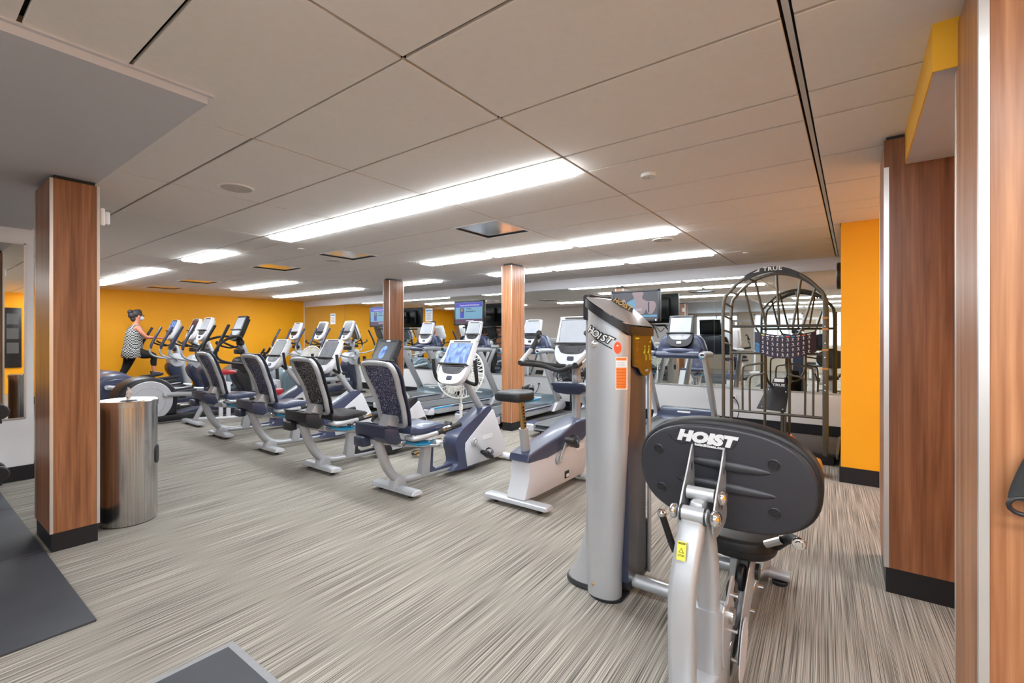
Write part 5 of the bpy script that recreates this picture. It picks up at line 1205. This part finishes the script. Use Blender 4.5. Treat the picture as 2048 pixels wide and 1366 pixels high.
# exit sign and dark shelf on partition wall (in the mirror)
o = thing('exit_sign', 'lit red exit sign above the dark doorway, reflected in the mirror', 'sign', (-12.1, .90, 2.18), PI)
mkobj('housing', box(.36, .04, .22, (0, 0, 0), .01), 'fixture', o); mkobj('sign_face', box(.32, .004, .18, (0, -.022, 0)), 'exit_red', o)
text('sign_lettering', 'EXIT', .13, 'label_white', o, T(0, -.0255, 0) @ FRONT, .0005, 0, .003)
t = thing('bookcase', 'dark wooden open shelf unit against the taupe wall', 'shelf', (-11.6, 1.06, 0), PI)
mkobj('side_panel', box2(-.62, -.58, -.15, .15, 0, 1.9), 'wood', t); mkobj('side_panel', box2(.58, .62, -.15, .15, 0, 1.9), 'wood', t); mkobj('back_panel', box2(-.6, .6, .13, .15, 0, 1.9), 'base_black', t)
for k_ in range(6): mkobj('shelf', box2(-.58, .58, -.15, .13, .02 + k_ * .36, .05 + k_ * .36), 'wood', t)
column(-12.95, -12.6, .89, 1.2, 2.41, 'wood column standing against the taupe wall beside the exit sign, reflected')

o = thing('notice_board', 'tall black framed notice board on the orange wall, seen in the narrow left mirror', 'notice board', (XR, 1.86, 1.35))
mkobj('frame', box(.03, .30, 1.45, (-.016, 0, 0), .006), 'black', o)
for dz in (-.25, .1, .45): mkobj('sheet', box(.004, .20, .26, (-.033, 0, dz)), 'screen_grey', o)
# ================================================================== PERSON on the far elliptical
def skin_mesh(name, verts, edges, radii, m, parent, root=0, sub=2, loc=(0, 0, 0)):
    me = bpy.data.meshes.new(name); me.from_pydata([tuple(v) for v in verts], edges, [])
    o = bpy.data.objects.new(name, me); COL.objects.link(o)
    md = o.modifiers.new('Skin', 'SKIN'); md.use_smooth_shade = True
    sv = me.skin_vertices[0].data
    for i, r in enumerate(radii):
        r = (r, r) if not isinstance(r, tuple) else r
        sv[i].radius = r; sv[i].use_root = (i == root)
    sd = o.modifiers.new('Subdivision', 'SUBSURF'); sd.levels = sub; sd.render_levels = sub
    dg = bpy.context.evaluated_depsgraph_get(); dg.update()
    nm = bpy.data.meshes.new_from_object(o.evaluated_get(dg)); bpy.data.objects.remove(o); bpy.data.meshes.remove(me)
    nm.name = name; nm.materials.clear(); nm.materials.append(M[m]); nm.shade_smooth()
    o = bpy.data.objects.new(name, nm); COL.objects.link(o)
    if parent: o.parent = parent
    return o
PX, PY = -12.40, 2.46
pr = thing('person', 'woman in checked sleeveless top and black leggings exercising on the far elliptical', 'person', (PX, PY, 0))
V = []; E_ = []; R_ = []
def add(p, r, par=None):
    V.append(Vector(p)); R_.append(r)
    if par is not None: E_.append((par, len(V) - 1))
    return len(V) - 1
pel = add((0, .70, 1.10), (.15, .12)); wst = add((0, .72, 1.26), (.135, .115), pel); ch = add((0, .745, 1.46), (.145, .115), wst); un = add((0, .75, 1.585), (.09, .075), ch)
nk = add((0, .765, 1.665), .048, un); hb = add((0, .79, 1.745), .062, nk); hc_ = add((0, .80, 1.82), (.076, .088), hb); ht_ = add((0, .79, 1.885), (.064, .072), hc_)
hands = {}
for s in (1, -1):
    sh_ = add((s * .165, .755, 1.575), .058, ch); ua = add((s * .20, .80, 1.47), .048, sh_); el = add((s * .215, .89, 1.36), .038, ua); fo = add((s * .205, 1.0, 1.355), .034, el); wr = add((s * .19, 1.13, 1.35), .023, fo)
    pa = add((s * .185, 1.185, 1.345), (.034, .018), wr); hands[s] = (V[pa].copy(), pa)
kn = {}
for s, kp, ap, tp in ((1, (.12, 1.06, .96), (.13, 1.04, .625), (.13, 1.20, .565)), (-1, (-.11, .62, .70), (-.13, .50, .40), (-.13, .64, .315))):
    hp_ = add((s * .095, .71, 1.03), .105, pel); md_ = (Vector(hp_ and V[hp_]) + Vector(kp)) / 2
    th = add(tuple(md_), .085, hp_); k_ = add(kp, .062, th); kv = Vector(kp); av = Vector(ap)
    cf = add(tuple(kv.lerp(av, .35) + Vector((0, -.02, 0))), .056, k_); an = add(ap, .034, cf)
    ft = add(tuple(Vector(ap).lerp(Vector(tp), .5) + Vector((0, 0, -.02))), .036, an); to = add(tp, .03, ft)
    kn[s] = (hp_, md_, kp, ap, tp)
body = skin_mesh('body', V, E_, R_, 'skin', pr, 0, 2)
# fingers: each its own chain rooted in the palm
for s in (1, -1):
    pa = hands[s][0]
    for q, (dx, ln) in enumerate(((-.024, .050), (-.008, .060), (.009, .056), (.024, .044))):
        b = pa + Vector((dx, .02, 0)); skin_mesh('finger', [b, b + Vector((0, ln * .5, .008)), b + Vector((0, ln * .85, -.006)), b + Vector((0, ln, -.022))], [(0, 1), (1, 2), (2, 3)], [.009, .0085, .008, .007], 'skin', body, 0, 1)
    b = pa + Vector((-s * .026, -.015, 0)); skin_mesh('thumb', [b, b + Vector((-s * .022, .02, -.008)), b + Vector((-s * .024, .045, -.016))], [(0, 1), (1, 2)], [.011, .0095, .008], 'skin', body, 0, 1)
# face
mkobj('nose', [ball(.014, .022, .02, (0, .888, 1.80))], 'skin', body)
for s in (-1, 1):
    mkobj('ear', ball(.012, .022, .032, (s * .078, .795, 1.80)), 'skin', body)
    mkobj('eye', ball(.013, .008, .009, (s * .032, .872, 1.825)), 'label_white', body); mkobj('iris', ball(.006, .004, .006, (s * .032, .879, 1.825)), 'label_dark', body)
mkobj('mouth', ball(.024, .006, .006, (0, .872, 1.76)), 'red', body)
mkobj('face_mask', [ball(.062, .062, .052, (0, .845, 1.772))], 'mask', pr)
mkobj('glasses', [tube([(s * .032 + .024 * math.cos(a), .892, 1.828 + .017 * math.sin(a)) for a in [2 * PI * i / 12 for i in range(12)]], .003, n=6, k=1, closed=True, up=(0, 1, 0)) for s in (-1, 1)] + [tube([(s * .056, .89, 1.83), (s * .082, .80, 1.825)], .003, n=6, k=1) for s in (-1, 1)], 'black', pr)
mkobj('hair', [ball(.088, .098, .095, (0, .775, 1.865), 20), ball(.07, .075, .08, (0, .70, 1.83), 16), ball(.05, .05, .05, (0, .665, 1.90), 14), ball(.055, .05, .06, (0, .715, 1.755), 14), ball(.085, .06, .05, (0, .80, 1.915), 16)], 'hair', pr)
# clothes
tt = []
for z, yc, rx, ry in ((.93, .70, .20, .18), (.95, .70, .21, .19), (1.08, .70, .205, .18), (1.17, .71, .18, .165), (1.28, .72, .168, .155), (1.40, .735, .172, .158), (1.50, .745, .172, .145), (1.56, .75, .150, .118), (1.60, .755, .105, .088), (1.625, .76, .075, .068)):
    tt.append([Vector((rx * math.cos(a), yc + ry * math.sin(a), z + (.012 * math.sin(3 * a) if z < .96 else 0))) for a in [2 * PI * q / 28 for q in range(28)]])
mkobj('tank_top', loft(tt, True), 'check', pr, sharp=80)
for s in (1, -1):
    hp_, md_, kp, ap, tp = kn[s]; a_ = Vector(kp).lerp(Vector(ap), .72)
    skin_mesh('legging', [(s * .06, .72, 1.08), tuple(V[hp_]), tuple(md_), kp, tuple(Vector(kp).lerp(Vector(ap), .35) + Vector((0, -.02, 0))), tuple(a_)], [(0, 1), (1, 2), (2, 3), (3, 4), (4, 5)], [.10, .118, .102, .075, .066, .05], 'leggings', pr, 1, 2)
    f0 = Vector(ap); f1 = Vector(tp)
    skin_mesh('shoe', [tuple(f0 + Vector((0, -.045, -.045))), tuple(f0 + Vector((0, .0, -.035))), tuple(f0.lerp(f1, .55) + Vector((0, 0, -.025))), tuple(f1 + Vector((0, .02, -.012)))], [(0, 1), (1, 2), (2, 3)], [(.042, .045), (.048, .05), (.05, .038), (.044, .03)], 'shoe', pr, 1, 2)
